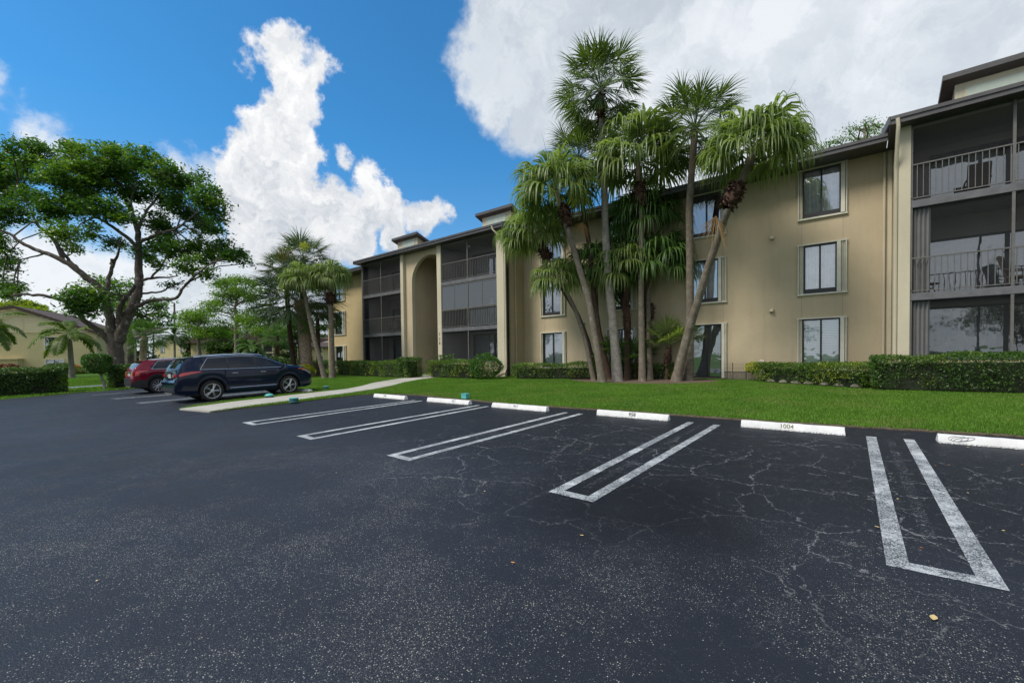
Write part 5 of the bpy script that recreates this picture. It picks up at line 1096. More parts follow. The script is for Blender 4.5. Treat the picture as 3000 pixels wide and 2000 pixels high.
# ------------------------------------------------------------------ far houses
def lf(dep, u, v, ang=0.):
    """local frame at distance dep: x right, y away, z up"""
    p = D(u, v, dep); p[2] = gz(p[0], p[1]); return p, YAW+ang
def fwin(b, e, x0, x1, z0, z1, y=0., half=True):
    f = MB(b.rot, b.org).box(x0, x1, y-.08, y+.02, z0, z0+.06).box(x0, x1, y-.08, y+.02, z1-.06, z1).box(x0, x0+.16, y-.08, y+.02, z0+.06, z1-.06).box(x1-.16, x1, y-.08, y+.02, z0+.06, z1-.06)
    fo = f.build('window', M['shutter'], e); MB(b.rot, b.org).box(x0+.16, x1-.16, y-.02, y-.003, z0+.06, z1-.06).build('pane', M['glass_dark'], fo); MB(b.rot, b.org).box((x0+x1)/2-.04, (x0+x1)/2+.04, y-.035, y-.021, z0+.06, z1-.06).box(x0+.16, x1-.16, y-.035, y-.021, z0+.06, z0+.2).build('frame', M['bronze'], fo)
    if half: MB(b.rot, b.org).box((x0+x1)/2+.04, x1-.2, y-.0195+.014, y-.0195+.0155, z0+.25, z1-.1).build('curtain', M['curtain'], fo)
dh = 62.; o, an = lf(dh, 290, 1093, R(22)); m = F/dh   # pixels per metre
e = empty('house', o, 0, 'pale yellow two-storey gabled house with lap siding above, at the far left', 'house'); b = MB(an, tuple(o))
W0 = -19.5; zf = 5.62; zt = 9.1; xr_ = -8.6
def pb(fn, name, mat, bev=0): 
    q = MB(an, tuple(o)); fn(q); return q.build(name, mat, e, bevel=bev)
pb(lambda q: q.box(W0, 0, 0, .25, -.2, zf-.0), 'wall', M['far_wall'])
def sid(q):
    n = 15
    for i in range(n):
        z0_, z1_ = zf+(zt-zf)*i/n, zf+(zt-zf)*(i+1)/n
        if z1_ > zt-.2: break
        f0 = (z0_-zf)/(zt-zf); xr = 0+(xr_-0)*f0; xl_ = max(W0, xr_-10.9*(zt-z1_)/2.25+.1); q.prism([(-.02, z0_+.02), (.18, z0_+.02), (.18, z1_), (.03, z1_)], 'x', xl_ if z1_ > zt-2.2 else W0, xr-.1)
pb(sid, 'siding', M['far_wall']); pb(lambda q: q.box(W0, 0.05, -.05, .0, zf-.06, zf+.04), 'trim_board', M['far_wall'])
pb(lambda q: q.prism([(xr_, zt+.15), (xr_, zt-.25), (.5, zf-.35), (.5, zf+.0)], 'y', -.4, -.1).prism([(xr_-.0, zt+.15), (W0, zt-2.1), (W0, zt-2.5), (xr_-.0, zt-.25)], 'y', -.4, -.1), 'rake_board', M['roof'])
pb(lambda q: q.prism([(xr_, zt+.1), (.5, zf-.05), (.5, zf-.25), (xr_, zt-.1)], 'y', -.1, 14), 'roof', M['roof'])
pb(lambda q: q.prism([(-.4, 6.0), (12, 9.8), (12, 8.8), (-.4, 5.0)], 'x', W0-8, W0+5.5), 'front_gable', M['roof'])
pb(lambda q: q.box(-.25, 0, .25, 12, -.2, zf), 'side_wall', M['far_wall'])
for (z0_, z1_) in ((3.1, 5.05), (.35, 1.95)): fwin(b, e, -5.8, -3.7, z0_, z1_)
cab = empty('utility_closet', o, 0, 'tan double-door utility closet against the wall of the far left house', 'closet'); 
MB(an, tuple(o)).box(-12.0, -8.0, -1.1, -.02, -.1, 1.95).build('body', M['far_wall'], cab); MB(an, tuple(o)).box(-12.15, -7.9, -1.25, .0, 1.95, 2.08).build('top', M['far_wall'], cab)
for x0_, x1_ in ((-11.85, -10.05), (-9.95, -8.15)): MB(an, tuple(o)).box(x0_, x1_, -1.14, -1.1, .05, 1.85).build('door', M['wall_warm'], cab)
pb(lambda q: q.tube([(-.15, -.12, 0), (-.15, -.12, zf-.3)], .07, 6), 'downspout', M['trim'])
q_ = MB(an, tuple(o)); q_.tube([(-7.3, -.3, 0), (-7.3, -.3, .8), (-7.0, -.3, .95)], .06, 6).tube([(-6.7, -.3, 0), (-6.7, -.3, .6)], .05, 6).box(-7.4, -6.2, -.35, -.25, .6, .68); o2 = q_.build('standpipe', M['bronze']); rebase(o2, (o[0]-5, o[1]-4, 0)); tag(o2, 'thin standpipe against the wall right of the utility closet', 'pipe')
shrub('shrub', D(178, 1097, 57.), 1.9, .72, 'hedge_dark', 'clipped dark shrub under the far left house windows', 2600, .11, 50, group='shrubs by the far left house')
shrub('shrub', D(218, 1097, 57.), .7, .65, 'orange_leaf', 'orange-leaved croton shrub beside the grey palm trunk', 700, .12, 51, group='shrubs by the far left house')
shrub('shrub', D(248, 1098, 58.), 1.9, .45, 'hedge_dark', 'low dark hedge-like shrub at the right corner of the far left house', 2000, .11, 52, group='shrubs by the far left house')
shrub('shrub', D(25, 1093, 55.), .95, .35, 'red_leaf', 'dark red-leaved shrub at the far left', 500, .13, 53, group='shrubs by the far left house', zc=1.2)
shrub('shrub', D(325, 1098, 50.), 1.2, .8, 'tree2', 'bright shrub behind the topiary tree', 1500, .12, 54, group='shrubs by the far left house')
# wing to the right of that house, in shade
o, an = lf(72., 312, 1093, R(-8)); e = empty('house', o, 0, 'shaded house wall half hidden behind the big tree trunk', 'house')
MB(an, tuple(o)).box(-2.5, 5.5, 0, .3, -.2, 5.2).build('wall', M['wall'], e); MB(an, tuple(o)).prism([(-.8, 5.1), (6, 7.4), (6, 7.1), (-.8, 4.8)], 'x', -2.8, 5.9).build('roof', M['roof'], e); fwin(MB(an, tuple(o)), e, 1.5, 3.2, .6, 2.2); fwin(MB(an, tuple(o)), e, 1.5, 3.2, 3.0, 4.6)
# centre gabled house
o, an = lf(88., 505, 1088, R(-5)); mpp = 88/F; e = empty('house', o, 0, 'small cream gabled house with brown roof above the red car', 'house'); b = MB(an, tuple(o))
def Z(v): return (1088-v)*mpp
def X_(u): return (u-505)*mpp
b_ = MB(an, tuple(o)); b_.prism([(X_(451), -.2), (X_(566), -.2), (X_(566), Z(1036)), (X_(508), Z(1003)), (X_(451), Z(1022))], 'y', 0, .3); b_.build('gable_wall', M['far_wall'], e)
MB(an, tuple(o)).prism([(X_(508), Z(999)), (X_(572), Z(1036)), (X_(572), Z(1040)), (X_(508), Z(1004))], 'y', -.5, 12).build('roof', M['roof'], e)
MB(an, tuple(o)).prism([(X_(508), Z(999)), (X_(508), Z(1004)), (X_(448), Z(1024)), (X_(448), Z(1019))], 'y', -.5, 12).build('roof', M['roof'], e)
MB(an, tuple(o)).prism([(X_(452), Z(1000)), (X_(512), Z(1000)), (X_(504), Z(1006)), (X_(452), Z(1022))], 'y', 2., 10).build('upper_roof', M['roof'], e)
fwin(b, e, X_(468), X_(482), Z(1047), Z(1030), 0); fwin(b, e, X_(531), X_(543), Z(1047), Z(1031), 0)
MB(an, tuple(o)).box(X_(415), X_(451), 3, 3.3, -.2, Z(1040)).build('wall', M['far_wall'], e)
# brown-roofed house among the trees
o, an = lf(78., 770, 1088, R(5)); mpp = 78/F; e = empty('house', o, 0, 'far house with brown hip roof and dark screened balcony between the tree trunks', 'house')
def X_(u): return (u-770)*mpp
MB(an, tuple(o)).box(X_(757), X_(842), 0, .3, -.2, Z(1012)*78/88).build('wall', M['far_wall'], e); k = 78/88
MB(an, tuple(o)).prism([(X_(715), Z(1013)*k), (X_(735), Z(984)*k), (X_(800), Z(984)*k), (X_(850), Z(1013)*k)], 'y', -.8, 9).build('roof', M['roof'], e)
g = MB(an, tuple(o)).box(X_(776), X_(800), -.3, -.05, Z(1044)*k, Z(1015)*k).build('balcony_screen', M['bronze'], e)
MB(an, tuple(o)).box(X_(772), X_(776), -.35, 0, -.1, Z(1013)*k).box(X_(800), X_(804), -.35, 0, -.1, Z(1013)*k).box(X_(772), X_(804), -.4, 0, Z(1049)*k, Z(1045)*k).build('balcony_frame', M['trim'], e)
MB(an, tuple(o)).box(X_(776), X_(800), -.3, -.05, -.1, Z(1050)*k).build('balcony_screen', M['bronze'], e)
o, an = lf(80., 640, 1088, R(0)); e = empty('house', o, 0, 'dark-roofed house barely visible behind the pines', 'house'); MB(an, tuple(o)).box(-5, 5, 0, .3, -.2, 4.3).build('wall', M['far_wall'], e); MB(an, tuple(o)).prism([(-5.6, 4.3), (-3, 6.2), (3, 6.2), (5.6, 4.3)], 'y', -.8, 8).build('roof', M['roof'], e)
# house between the palms and the main building
o, an = lf(64., 945, 1088, R(25)); mpp = 64/F; k = 64/88; e = empty('house', o, 0, 'two-storey cream house with brown roof and pale fascia just left of the main building', 'house'); b = MB(an, tuple(o))
def X_(u): return (u-945)*mpp
MB(an, tuple(o)).box(X_(880), X_(1000), 0, .3, -.2, Z(1010)*k).build('wall', M['far_wall'], e)
MB(an, tuple(o)).prism([(-.7, Z(1012)*k), (4.5, Z(990)*k), (4.5, Z(994)*k), (-.7, Z(1016)*k)], 'x', X_(880), X_(1004)).build('roof', M['roof'], e)
MB(an, tuple(o)).prism([(X_(925), Z(1000)*k), (X_(1004), Z(966)*k), (X_(1004), Z(972)*k), (X_(925), Z(1006)*k)], 'y', 4.4, 4.6).build('fascia', M['white'], e)
MB(an, tuple(o)).prism([(4.6, Z(975)*k), (9, Z(950)*k), (9, Z(990)*k), (4.6, Z(990)*k)], 'x', X_(880), X_(1004)).build('roof', M['roof'], e)
fwin(b, e, X_(934), X_(948), Z(1036)*k, Z(1014)*k); fwin(b, e, X_(940), X_(950), Z(1062)*k, Z(1047)*k)
# utility poles
for (u, v0, v1, dep, lab, arm) in ((511, 1080, 888, 92., 'tall weathered wooden utility pole with side arm behind the far trees', True), (450, 1080, 948, 110., 'thin distant wooden pole above the small gabled house roof', False)):
    p = D(u, v0, dep); p[2] = gz(p[0], p[1]); t = D(u, v1, dep); e = empty('utility_pole', p, 0, lab, 'utility pole', 'utility poles'); MB().tube([tuple(p), tuple(t)], [.22, .16], 10).build('pole', M['wood_pole'], e)
    if arm:
        s = D(u+19, 911, dep); MB().tube([tuple(D(u, 912, dep)), tuple(s)], .05, 6).build('arm', M['wood_pole'], e); MB().lathe([(.25, -.3), (.3, .3)], 12, tuple(D(u, 918, dep-.4))).build('transformer', M['rail'], e)
# ------------------------------------------------------------------ stacked fence panels and pen by the wall
e = empty('folded_fence', (-4.1, 21.3, .5), 0, 'low black folded fence panels against the wall left of the right hedge', 'fence')
b = MB().box(-4.75, -3.25, 21.28, 21.31, .86, .90).box(-4.75, -3.25, 21.28, 21.31, .52, .55); b.build('rail', M['black'], e)
b = MB()
for i in range(34): x = -4.73+.0445*i; b.box(x, x+.016, 21.27, 21.32, .5, .9)
b.build('slats', M['rail'], e)
e = empty('wire_pen', (-4.1, 21.55, .5), 0, 'thin wire pen panel with slim posts above the folded fence', 'fence'); b = MB()
for i in range(25): b.tube([(-4.8+.066*i, 21.55, .5), (-4.8+.066*i, 21.55, 1.25)], .003, 4)
for z in (.6, .85, 1.05, 1.25): b.tube([(-4.8, 21.55, z), (-3.2, 21.55, z)], .003, 4)
b.build('wire_mesh', M['rail'], e)
for x in (-4.45, -3.9): MB().tube([(x, 21.53, .5), (x, 21.53, 1.3)], .012, 6).build('post', M['black'], e)
sp = MB().tube([(-3.38, 21.5, .5), (-3.38, 21.5, 1.3), (-3.34, 21.5, 1.38), (-3.24, 21.5, 1.38), (-3.2, 21.5, 1.3)], .022, 8).build('water_pipe', M['white'], smooth=True); rebase(sp, (-3.38, 21.5, .5)); tag(sp, 'white bent water pipe with tap beside the folded fence', 'pipe')
st = MB().lathe([(.05, 0), (.09, .1), (.07, .3), (.02, .42)], 8).build('garden_rock', M['white'], smooth=True); st.location = (-6.62, 20.95, .5); tag(st, 'small white stone between the two right-hand palm trunks', 'rock')
# ------------------------------------------------------------------ cars
def car(name, origin, L, paint, lab, spec):
    """x right, y forward from the rear bumper, origin on the ground under the rear bumper centre"""
    ip = lambda xs: (lambda s: float(np.interp(s, [a[0] for a in xs], [a[1] for a in xs])))
    zt, zs, zr, ys, yr = map(ip, (spec['zt'], spec['zs'], spec['zr'], spec['ys'], spec['yr'])); wa = spec['wheels']; Ra, zc = spec['Ra'], spec['zc']
    zlow = ip(spec['zl'])
    def zl(s):
        z = zlow(s)
        for w_ in wa:
            d = abs(s-w_)
            if d < Ra: z = max(z, zc+math.sqrt(Ra*Ra-d*d))
        return z
    st = sorted(set([round(x, 3) for x in list(np.linspace(0, L, 70))+[w_+Ra*math.sin(t) for w_ in wa for t in np.linspace(-1.57, 1.57, 19)]+spec['cuts']])); st = [s for s in st if 0 <= s <= L]
    def sec(s):
        a, z0 = ys(s), zl(s); b_, zz = yr(s), zr(s); h = zs(s)-z0; zm = zt(s)
        P = [(a*.955, z0), (a*.985, z0+.16*h), (a*1.0, z0+.42*h), (a*1.008, z0+.66*h), (a*1.0, z0+.84*h), (a*.975, zs(s)-.012), (a*.955, zs(s)+.012)]
        cabw = min(1., max(0., (zz-zs(s))/.25))
        P += [(a*.955+(b_+.035-a*.955)*.5+.012*cabw, zs(s)+.012+(zz-zs(s)-.012)*.5), (b_+.035, max(zz-.02, zs(s)+.016)), (b_-.005, zz+.03*cabw+.008), (b_*.8, zz+(zm-zz)*.62+.012), (b_*.45, zz+(zm-zz)*.92+.006), (0, zm)]
        return P
    S = [sec(s) for s in st]; m_ = len(S[0]); V = []; 
    for s, P in zip(st, S):
        V += [(p[0], s, p[1]) for p in P]+[(-p[0], s, p[1]) for p in P[-2::-1]]
    k = 2*m_-1; V = np.array(V)+np.array(origin)
    e = empty(name, origin, 0, lab, 'car'); body = []; groups = {}
    def put(g, f): groups.setdefault(g, []).append(f)
    for i in range(len(st)-1):
        sm = (st[i]+st[i+1])/2
        for j in range(k-1):
            jj = min(j, k-2-j); f = (i*k+j, (i+1)*k+j, (i+1)*k+j+1, i*k+j+1)
            side = 'R' if j < m_-1 else 'L'; g = 'body'
            if jj == 0: g = 'lower_trim'
            if spec.get('clad') and jj == 1: g = 'lower_trim' if zl(sm) > zc or spec['clad'] == 2 else 'body'
            if jj in (6, 7):
                for wi, (a, c) in enumerate(spec['glass']):
                    if wi == 0: a += -.16 if jj == 6 else .04
                    if a < sm < c: g = 'side_window%d%s' % (wi, side)
                if g == 'body' and spec['glass'][0][0] < sm < spec['glass'][-1][1]: g = 'window_pillar'
            if jj >= 9 and spec['wind'][0] < sm < spec['wind'][1]: g = 'windscreen'
            if jj >= 9 and spec['rearg'][0] < sm < spec['rearg'][1]: g = 'rear_window'
            put(g, f)
    put('lower_trim', tuple(range(k-1, -1, -1))); put('body_end', tuple((len(st)-1)*k+q for q in range(k)))
    fs = {}
    for g, F_ in groups.items(): fs[g.rstrip('RL').rstrip('0123456789')+('' if not g.startswith('side') else g[11:])] = F_
    mt = {'body': paint, 'body_end': paint, 'lower_trim': M['plastic'] if spec.get('clad') else paint, 'window_pillar': M['plastic'], 'windscreen': M['carglass'], 'rear_window': M['carglass']}
    body_o = None
    for g in ['body']+[x for x in fs if x != 'body']:
        F_ = fs[g]; nm = 'side_window' if g.startswith('side') else 'bumper_face' if g == 'body_end' else g; me = bpy.data.meshes.new(nm); used = sorted(set(v for f in F_ for v in f)); mp_ = {v: i for i, v in enumerate(used)}
        me.from_pydata([tuple(V[v]-np.array(origin)) for v in used], [], [tuple(mp_[v] for v in f) for f in F_]); me.update(); bm = bmesh.new(); bm.from_mesh(me); bmesh.ops.recalc_face_normals(bm, faces=bm.faces)
        bm.to_mesh(me); bm.free()
        me.polygons.foreach_set('use_smooth', np.ones(len(me.polygons), dtype=bool)); me.set_sharp_from_angle(angle=R(32)); me.materials.append(mt.get(g, M['carglass']))
        o = bpy.data.objects.new(nm, me); col.objects.link(o); o.parent = e
    O = np.array(origin); W = lambda x, y, z: (O[0]+x, O[1]+y, O[2]+z)
    def srf(s, j, side=1, out=0.):
        P = sec(s)[j]; return W(side*(P[0]+out), s, P[1])
    # interior, wheel wells, undertray
    yb = max(spec['ys'], key=lambda a: a[1])[1]
    MB(0, origin).box(-yb*.72, yb*.72, .35, L-.3, .24, .70).build('underbody', M['plastic'], e)
    MB(0, origin).box(-yb*.74, yb*.74, spec['glass'][0][0], spec['glass'][-1][1]-.6, .70, .98).build('interior', M['plastic'], e)
    for (ya, xx) in ((spec['glass'][-1][1]-1.15, .37), (spec['glass'][-1][1]-1.15, -.37), (spec['glass'][1][0]+.25, .37), (spec['glass'][1][0]+.25, -.37)):
        MB(0, origin).box(xx-.25, xx+.25, ya-.1, ya+.08, .95, 1.38).build('seat_back', M['plastic'], e, bevel=.04)
    for wy in wa:
        for sd_ in (1, -1):
            rw, ww = spec['rw'], .235; x0 = sd_*(ys(wy)-.03); b = MB(0, origin); xi = x0-sd_*ww
            pr = [(rw*.70, 0), (rw*.92, 0), (rw*.985, sd_*-.02), (rw, sd_*-.05), (rw, sd_*-(ww-.05)), (rw*.94, sd_*-ww), (rw*.6, sd_*-ww)]
            w_ = MB(0, (0, 0, 0)); c = (O[0]+x0, O[1]+wy, O[2]+rw)
            w_.lathe(pr, 36, c, 'x', closed=True); wo_ = w_.build('wheel', M['tyre'], e, smooth=True)
            q = MB(); q.lathe([(rw*.71, sd_*-.004), (rw*.66, sd_*-.012), (rw*.63, sd_*-.09), (.02, sd_*-.10)], 36, c, 'x', closed=True); q.build('rim_well', M['plastic'], wo_, smooth=True)
            q = MB(); ns = spec['spokes']
            q.lathe([(rw*.725, sd_*-.002), (rw*.72, sd_*.006), (rw*.68, sd_*.004), (rw*.65, sd_*-.02)], 40, c, 'x', closed=True)
            for a_ in range(ns):
                for off in ((-.13, .13) if ns <= 6 else (0,)):
                    t = 2*math.pi*a_/ns+off*1.0; t2 = 2*math.pi*a_/ns+off*.45; wd = .018 if ns <= 6 else .016
                    p0 = (c[0]+sd_*.002, c[1]+rw*.15*math.cos(t2), c[2]+rw*.15*math.sin(t2)); p1 = (c[0]-sd_*.006, c[1]+rw*.68*math.cos(t), c[2]+rw*.68*math.sin(t)); q.tube([p0, p1], [wd*1.2, wd], 6)
            q.lathe([(rw*.20, sd_*-.02), (rw*.19, sd_*.012), (rw*.06, sd_*.02)], 20, c, 'x'); q.build('rim', M['alloy'], wo_, smooth=True)
        for sd_ in (1, -1):
            q = MB(0, origin); n = 16; xi = ys(wy)*.94; arc = [(wy+(Ra+.0)*math.cos(math.pi*i/n), zc+Ra*math.sin(math.pi*i/n)) for i in range(n+1)]
            for i in range(n): q.poly([(sd_*xi, *arc[i]), (sd_*xi, *arc[i+1]), (sd_*(xi-.32), *arc[i+1]), (sd_*(xi-.32), *arc[i])])
            q.poly([(sd_*(xi-.32), wy-Ra, .2)]+[(sd_*(xi-.32), *p) for p in arc[::-1]]+[(sd_*(xi-.32), wy+Ra, .2)]); q.build('wheel_arch_liner', M['plastic'], e)
    g0, g1 = spec['glass'][0][0], spec['glass'][-1][1]
    for sd_ in (1, -1):
        lo = [srf(s, 6, sd_, .006) for s in np.linspace(g0-.16, g1+.05, 26)]; hi = [srf(g0+.0, 7, sd_, .008)]+[srf(s, 8, sd_, .008) for s in np.linspace(g0+.16, g1+.05, 26)]
        MB().tube(lo+[], .012, 5).tube([lo[0]]+hi, .010, 5).build('chrome_window_trim', M['chrome'], e, smooth=True)
        for (a, c) in zip([g[1] for g in spec['glass'][:-1]], [g[0] for g in spec['glass'][1:]]):
            s = (a+c)/2; MB().tube([srf(s, j, sd_, .001) for j in (1, 2, 3, 4, 5, 6)], .004, 4).build('door_gap', M['plastic'], e)
        for s in (spec['doorgaps']): MB().tube([srf(s, j, sd_, .001) for j in (1, 2, 3, 4, 5, 6)], .004, 4).build('door_gap', M['plastic'], e)
        for s in spec['handles']:
            hx = srf(s, 4, sd_, .035); hx2 = srf(s+.2, 4, sd_, .035); MB().tube([srf(s-.01, 4, sd_, 0), hx, hx2, srf(s+.21, 4, sd_, 0)], .013, 6).build('door_handle', M['chrome'], e, smooth=True)
        a, c, jz = spec['molding']; MB().tube([tuple(np.array(srf(s, 1, sd_, .012))+[0, 0, jz]) for s in np.linspace(a, c, 8)], .016, 5).build('side_molding', M['chrome'], e, smooth=True)
        ms = g1-.12; mp0 = np.array(srf(ms, 6, sd_, 0)); q = MB(); q.lathe([(.02, 0), (.08, .01), (.10, .06), (.085, .13), (.03, .16)], 14, (0, 0, 0), 'x'); q.v = [(mp0[0]+sd_*(.08+v[0]), mp0[1]+v[1]*.75, mp0[2]+.06+v[2]*.95) for v in q.v]; q.build('side_mirror', paint, e, smooth=True)
        # roof rail
        MB().tube([tuple(np.array(srf(s, 9, sd_, -.02))+[0, 0, .03+.012*math.sin(math.pi*(s-spec['rail'][0])/(spec['rail'][1]-spec['rail'][0]))]) for s in np.linspace(*spec['rail'], 10)], .022, 6).build('roof_rail', M['chrome'], e, smooth=True)
        # lamps follow the body side
        def patch(nm, mat, rows, out=.010):
            q = MB(); ss = np.linspace(rows[0][0], rows[-1][0], 12); lo_ = np.interp(ss, [r[0] for r in rows], [r[1] for r in rows]); hi_ = np.interp(ss, [r[0] for r in rows], [r[2] for r in rows]); nr = 5
            for i in range(11):
                for j in range(nr):
                    f0, f1 = j/nr, (j+1)/nr; o0 = out if 0 < j < nr else (out if j else -.01); o1 = out if j < nr-1 else -.01; e0 = -.01 if i == 0 else out; e1 = -.01 if i == 10 else out
                    q.poly([surf(ss[i], lo_[i]+(hi_[i]-lo_[i])*f0, sd_, min(o0, e0)), surf(ss[i+1], lo_[i+1]+(hi_[i+1]-lo_[i+1])*f0, sd_, min(o0, e1)), surf(ss[i+1], lo_[i+1]+(hi_[i+1]-lo_[i+1])*f1, sd_, min(o1, e1)), surf(ss[i], lo_[i]+(hi_[i]-lo_[i])*f1, sd_, min(o1, e0))])
            bmv = q.build(nm, mat, e, smooth=True, angle=50); return bmv
        def surf(s, z, sd2, out):
            P = sec(max(0, min(L, s)))[:7]; x = float(np.interp(z, [p[1] for p in P], [p[0] for p in P])); return W(sd2*(x+out), s, z)
        patch('tail_light', M['taillight'], spec['tail']); patch('headlight', M['lens'], spec['head']); patch('indicator_light', M['amber'], spec['ind'], .016)
    # tailgate furniture
    for sd_ in (1, -1):
        MB(0, origin).box(min(sd_*.56, sd_*.85), max(sd_*.56, sd_*.85), spec['platey']-.022, spec['platey']+.05, spec['tail'][0][1], spec['tail'][0][2]).build('tail_light', M['taillight'], e, bevel=.012)
    MB(0, origin).box(-.80, .80, -.015, .05, .44, .60).build('bumper_insert', M['plastic'], e, bevel=.02)
    pz = spec['platez']; MB(0, origin).box(-.16, .16, -.012+spec['platey'], .01+spec['platey'], pz-.075, pz+.075).build('number_plate', M['plate'], e, bevel=.004); MB(0, origin).box(-.24, .24, .004+spec['platey'], .02+spec['platey'], pz-.11, pz+.11).build('plate_recess', M['plastic'], e)
    MB(0, origin).box(-.55, .55, spec['platey']-.03, spec['platey']+.06, pz+.13, pz+.165).build('chrome_tailgate_bar', M['chrome'], e, bevel=.008)
    MB(0, origin).box(-.50, .50, -.012, .10, .33, .39).build('rear_skid_plate', M['rail'], e, bevel=.01)
    sp_ = spec['spoiler']; MB(0, origin).prism([(sp_[0]-.10, sp_[1]-.01), (sp_[0]+.28, sp_[1]+.055), (sp_[0]+.28, sp_[1]+.0), (sp_[0]-.06, sp_[1]-.045)], 'x', -.58, .58).build('rear_spoiler', paint, e, bevel=.01)
    return e
blue_spec = dict(
 zt=[(0, .78), (.03, .82), (.07, .86), (.10, 1.18), (.16, 1.30), (.30, 1.53), (.44, 1.70), (.9, 1.745), (1.4, 1.77), (2.2, 1.80), (2.9, 1.78), (3.2, 1.73), (3.5, 1.60), (4.0, 1.33), (4.2, 1.28), (4.6, 1.23), (4.85, 1.18), (5.0, 1.12), (5.1, 1.03), (5.17, .90), (5.2, .6)],
 zs=[(0, .76), (.06, .80), (.10, 1.10), (.3, 1.22), (.9, 1.22), (1.8, 1.20), (3.0, 1.19), (4.0, 1.19), (4.6, 1.12), (4.95, 1.02), (5.1, .88), (5.2, .56)],
 zr=[(0, .775), (.06, .82), (.10, 1.14), (.16, 1.26), (.34, 1.53), (.55, 1.655), (.9, 1.69), (1.4, 1.70), (2.2, 1.73), (2.9, 1.70), (3.3, 1.60), (3.7, 1.41), (4.0, 1.26), (4.25, 1.23), (4.6, 1.18), (4.9, 1.09), (5.1, .92), (5.2, .58)],
 ys=[(0, .86), (.08, .90), (.25, .945), (.7, .97), (1.5, .975), (3.5, .97), (4.3, .965), (4.75, .945), (5.0, .88), (5.13, .78), (5.2, .62)],
 yr=[(0, .80), (.10, .84), (.3, .76), (.5, .70), (1.0, .665), (2.5, .65), (3.2, .64), (3.7, .72), (4.05, .82), (4.3, .84), (4.7, .80), (5.0, .68), (5.13, .52), (5.2, .4)],
 zl=[(0, .42), (.15, .34), (.6, .30), (1.7, .25), (3.6, .25), (4.7, .26), (5.0, .30), (5.2, .40)], wheels=[1.16, 4.06], Ra=.465, zc=.39, rw=.395, cuts=[.10, .07, .16, .43, .79, .99, .95, 1.72, 1.80, 2.72, 2.80, 3.88, 4.05, 3.22],
 glass=[(.95, 1.72), (1.80, 2.72), (2.80, 3.88)], wind=(3.22, 4.05), rearg=(.16, .43), clad=0, spokes=5, doorgaps=[3.95], handles=[1.85, 2.9], molding=(1.75, 3.5, .06), rail=(1.0, 3.1),
 tail=[(.11, .98, 1.085), (.3, 1.01, 1.16), (.55, 1.07, 1.185), (.88, 1.15, 1.175)], head=[(4.62, 1.03, 1.09), (4.85, .94, 1.04), (5.09, .78, .88)], ind=[(4.45, 1.085, 1.11), (4.62, 1.05, 1.10), (4.85, 1.0, 1.045)], platez=1.02, platey=.075, spoiler=(.42, 1.685))
b0 = (-20.42, 4.62, gz(0, 4.7)); bc_ = car('parked_car', b0, 5.2, M['blue'], 'dark navy blue large SUV with chrome window trim parked nearest, rear towards the lane', blue_spec)
bc_.rotation_euler = (math.atan(GS), 0, 0)
red_spec = dict(blue_spec)
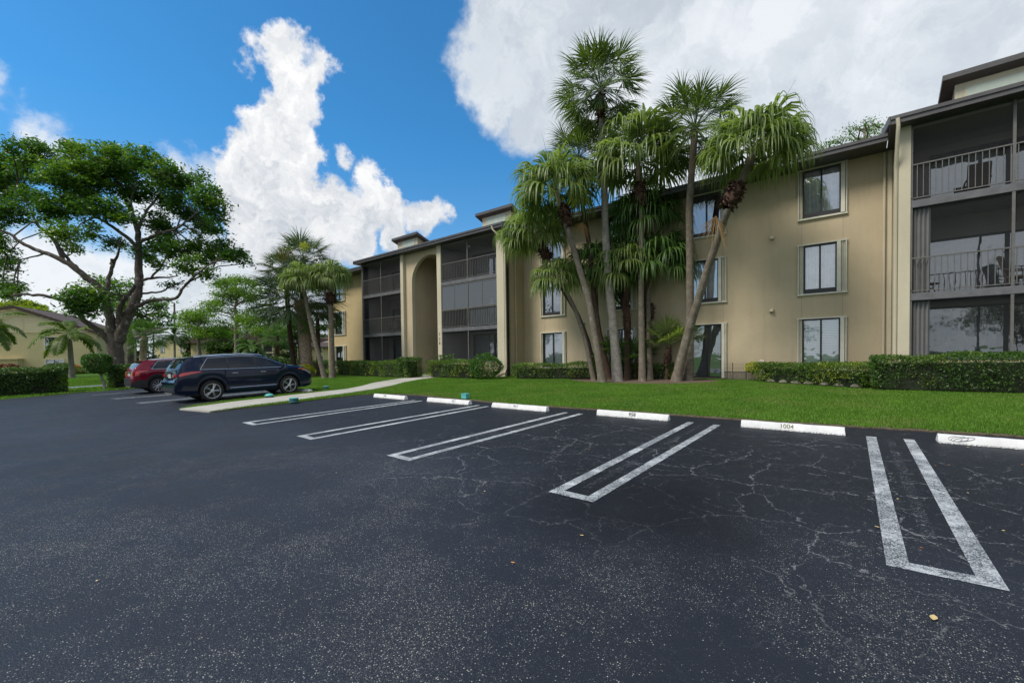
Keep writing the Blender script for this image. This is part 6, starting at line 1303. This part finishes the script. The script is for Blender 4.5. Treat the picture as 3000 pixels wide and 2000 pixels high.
red_spec.update(zt=[(0, .78), (.04, .84), (.08, .88), (.11, 1.18), (.18, 1.28), (.36, 1.50), (.50, 1.60), (.9, 1.655), (1.5, 1.69), (2.2, 1.69), (2.7, 1.66), (3.0, 1.58), (3.3, 1.44), (3.7, 1.24), (4.1, 1.18), (4.45, 1.08), (4.65, .94), (4.78, .66)],
 zs=[(0, .76), (.08, .84), (.11, 1.08), (.3, 1.20), (1., 1.18), (2., 1.16), (3.0, 1.13), (3.7, 1.12), (4.3, 1.02), (4.6, .86), (4.78, .60)],
 zr=[(0, .775), (.08, .86), (.11, 1.13), (.18, 1.25), (.38, 1.47), (.6, 1.57), (1.4, 1.62), (2.2, 1.62), (2.7, 1.57), (3.0, 1.48), (3.4, 1.30), (3.7, 1.18), (4.1, 1.12), (4.45, 1.02), (4.65, .88), (4.78, .62)],
 ys=[(0, .78), (.08, .84), (.25, .91), (.7, .945), (1.5, .95), (3.2, .945), (4.0, .94), (4.4, .89), (4.62, .78), (4.78, .5)], yr=[(0, .7), (.1, .78), (.3, .74), (.6, .64), (1.0, .61), (2.4, .60), (3.0, .64), (3.4, .72), (3.75, .80), (4.1, .80), (4.45, .72), (4.65, .58), (4.78, .36)],
 zl=[(0, .40), (.2, .33), (1.6, .26), (3.4, .26), (4.6, .30), (4.78, .40)], wheels=[1.02, 3.83], Ra=.43, zc=.365, rw=.37, cuts=[.11, .08, .49, .18, .76, .96, .92, 1.55, 1.62, 2.5, 2.57, 3.5, 3.0, 3.75], glass=[(.92, 1.55), (1.62, 2.5), (2.57, 3.5)], wind=(3.0, 3.75), rearg=(.18, .49), clad=2, spokes=11,
 doorgaps=[3.62], handles=[1.75, 2.7], molding=(1.65, 3.2, .05), rail=(.95, 2.75), tail=[(.12, .84, 1.07), (.26, .86, 1.17), (.36, 1.03, 1.165), (.68, 1.11, 1.15)], head=[(4.2, .93, 1.0), (4.45, .84, .93), (4.64, .70, .80)], ind=[(4.1, 1.0, 1.03), (4.35, .93, .98)], platez=.93, platey=.085, spoiler=(.46, 1.60))
r0_ = (-28.0, 4.75, gz(0, 4.8)); rc_ = car('parked_car', r0_, 4.78, M['red'], 'dark red SUV with chrome window trim parked beyond the blue one', red_spec); rc_.rotation_euler = (math.atan(GS), 0, 0)

# unseen trees mirrored in the windows; left ones added to darken car reflections
for i, (x, y, hh) in enumerate([(-26, -34, 9.), (-12, -38, 12.), (3, -36, 8.5), (16, -39, 11.), (30, -34, 9.5), (-50, -9, 11.), (-57, -15, 9.), (-46, -20, 10.), (-66, -9, 12.), (-60, -26, 11.)]):
    r = np.random.RandomState(60+i); b0 = np.array([x, y, gz(x, y)]); e = empty('background_tree', b0, 0, ['broad tree across the lane, seen only as a reflection', 'tall tree across the lane, seen only as a reflection', 'low round tree across the lane, seen only as a reflection', 'wide tree across the lane, seen only as a reflection', 'rounded tree across the lane, seen only as a reflection', 'tall added tree beyond the left hedge, seen only as a reflection', 'low added tree beyond the left hedge, seen only as a reflection', 'added tree near the lane beyond the left hedge, only reflected', 'tallest added tree left of the photo, only reflected', 'far added tree left of the photo, only reflected'][i], 'tree', 'trees out of view, seen only in reflections')
    a = Acc(); stick(a, [b0, b0+[.2, 0, hh*.5], b0+[0, .1, hh*.8]], .3, .1, 8); a.build('trunk', M['bark_pine'], e, True, b0)
    a = Acc(); 
    for q in range(60):
        X = r.normal(0, 1, 3)*np.array([hh*.22, hh*.22, hh*.15])+b0+[0, 0, hh*.68]; leaves(a, X+r.normal(0, 1, (60, 3))*.55, .28, r, .4)
    a.build('crown', M['darktree'], e, False, b0)
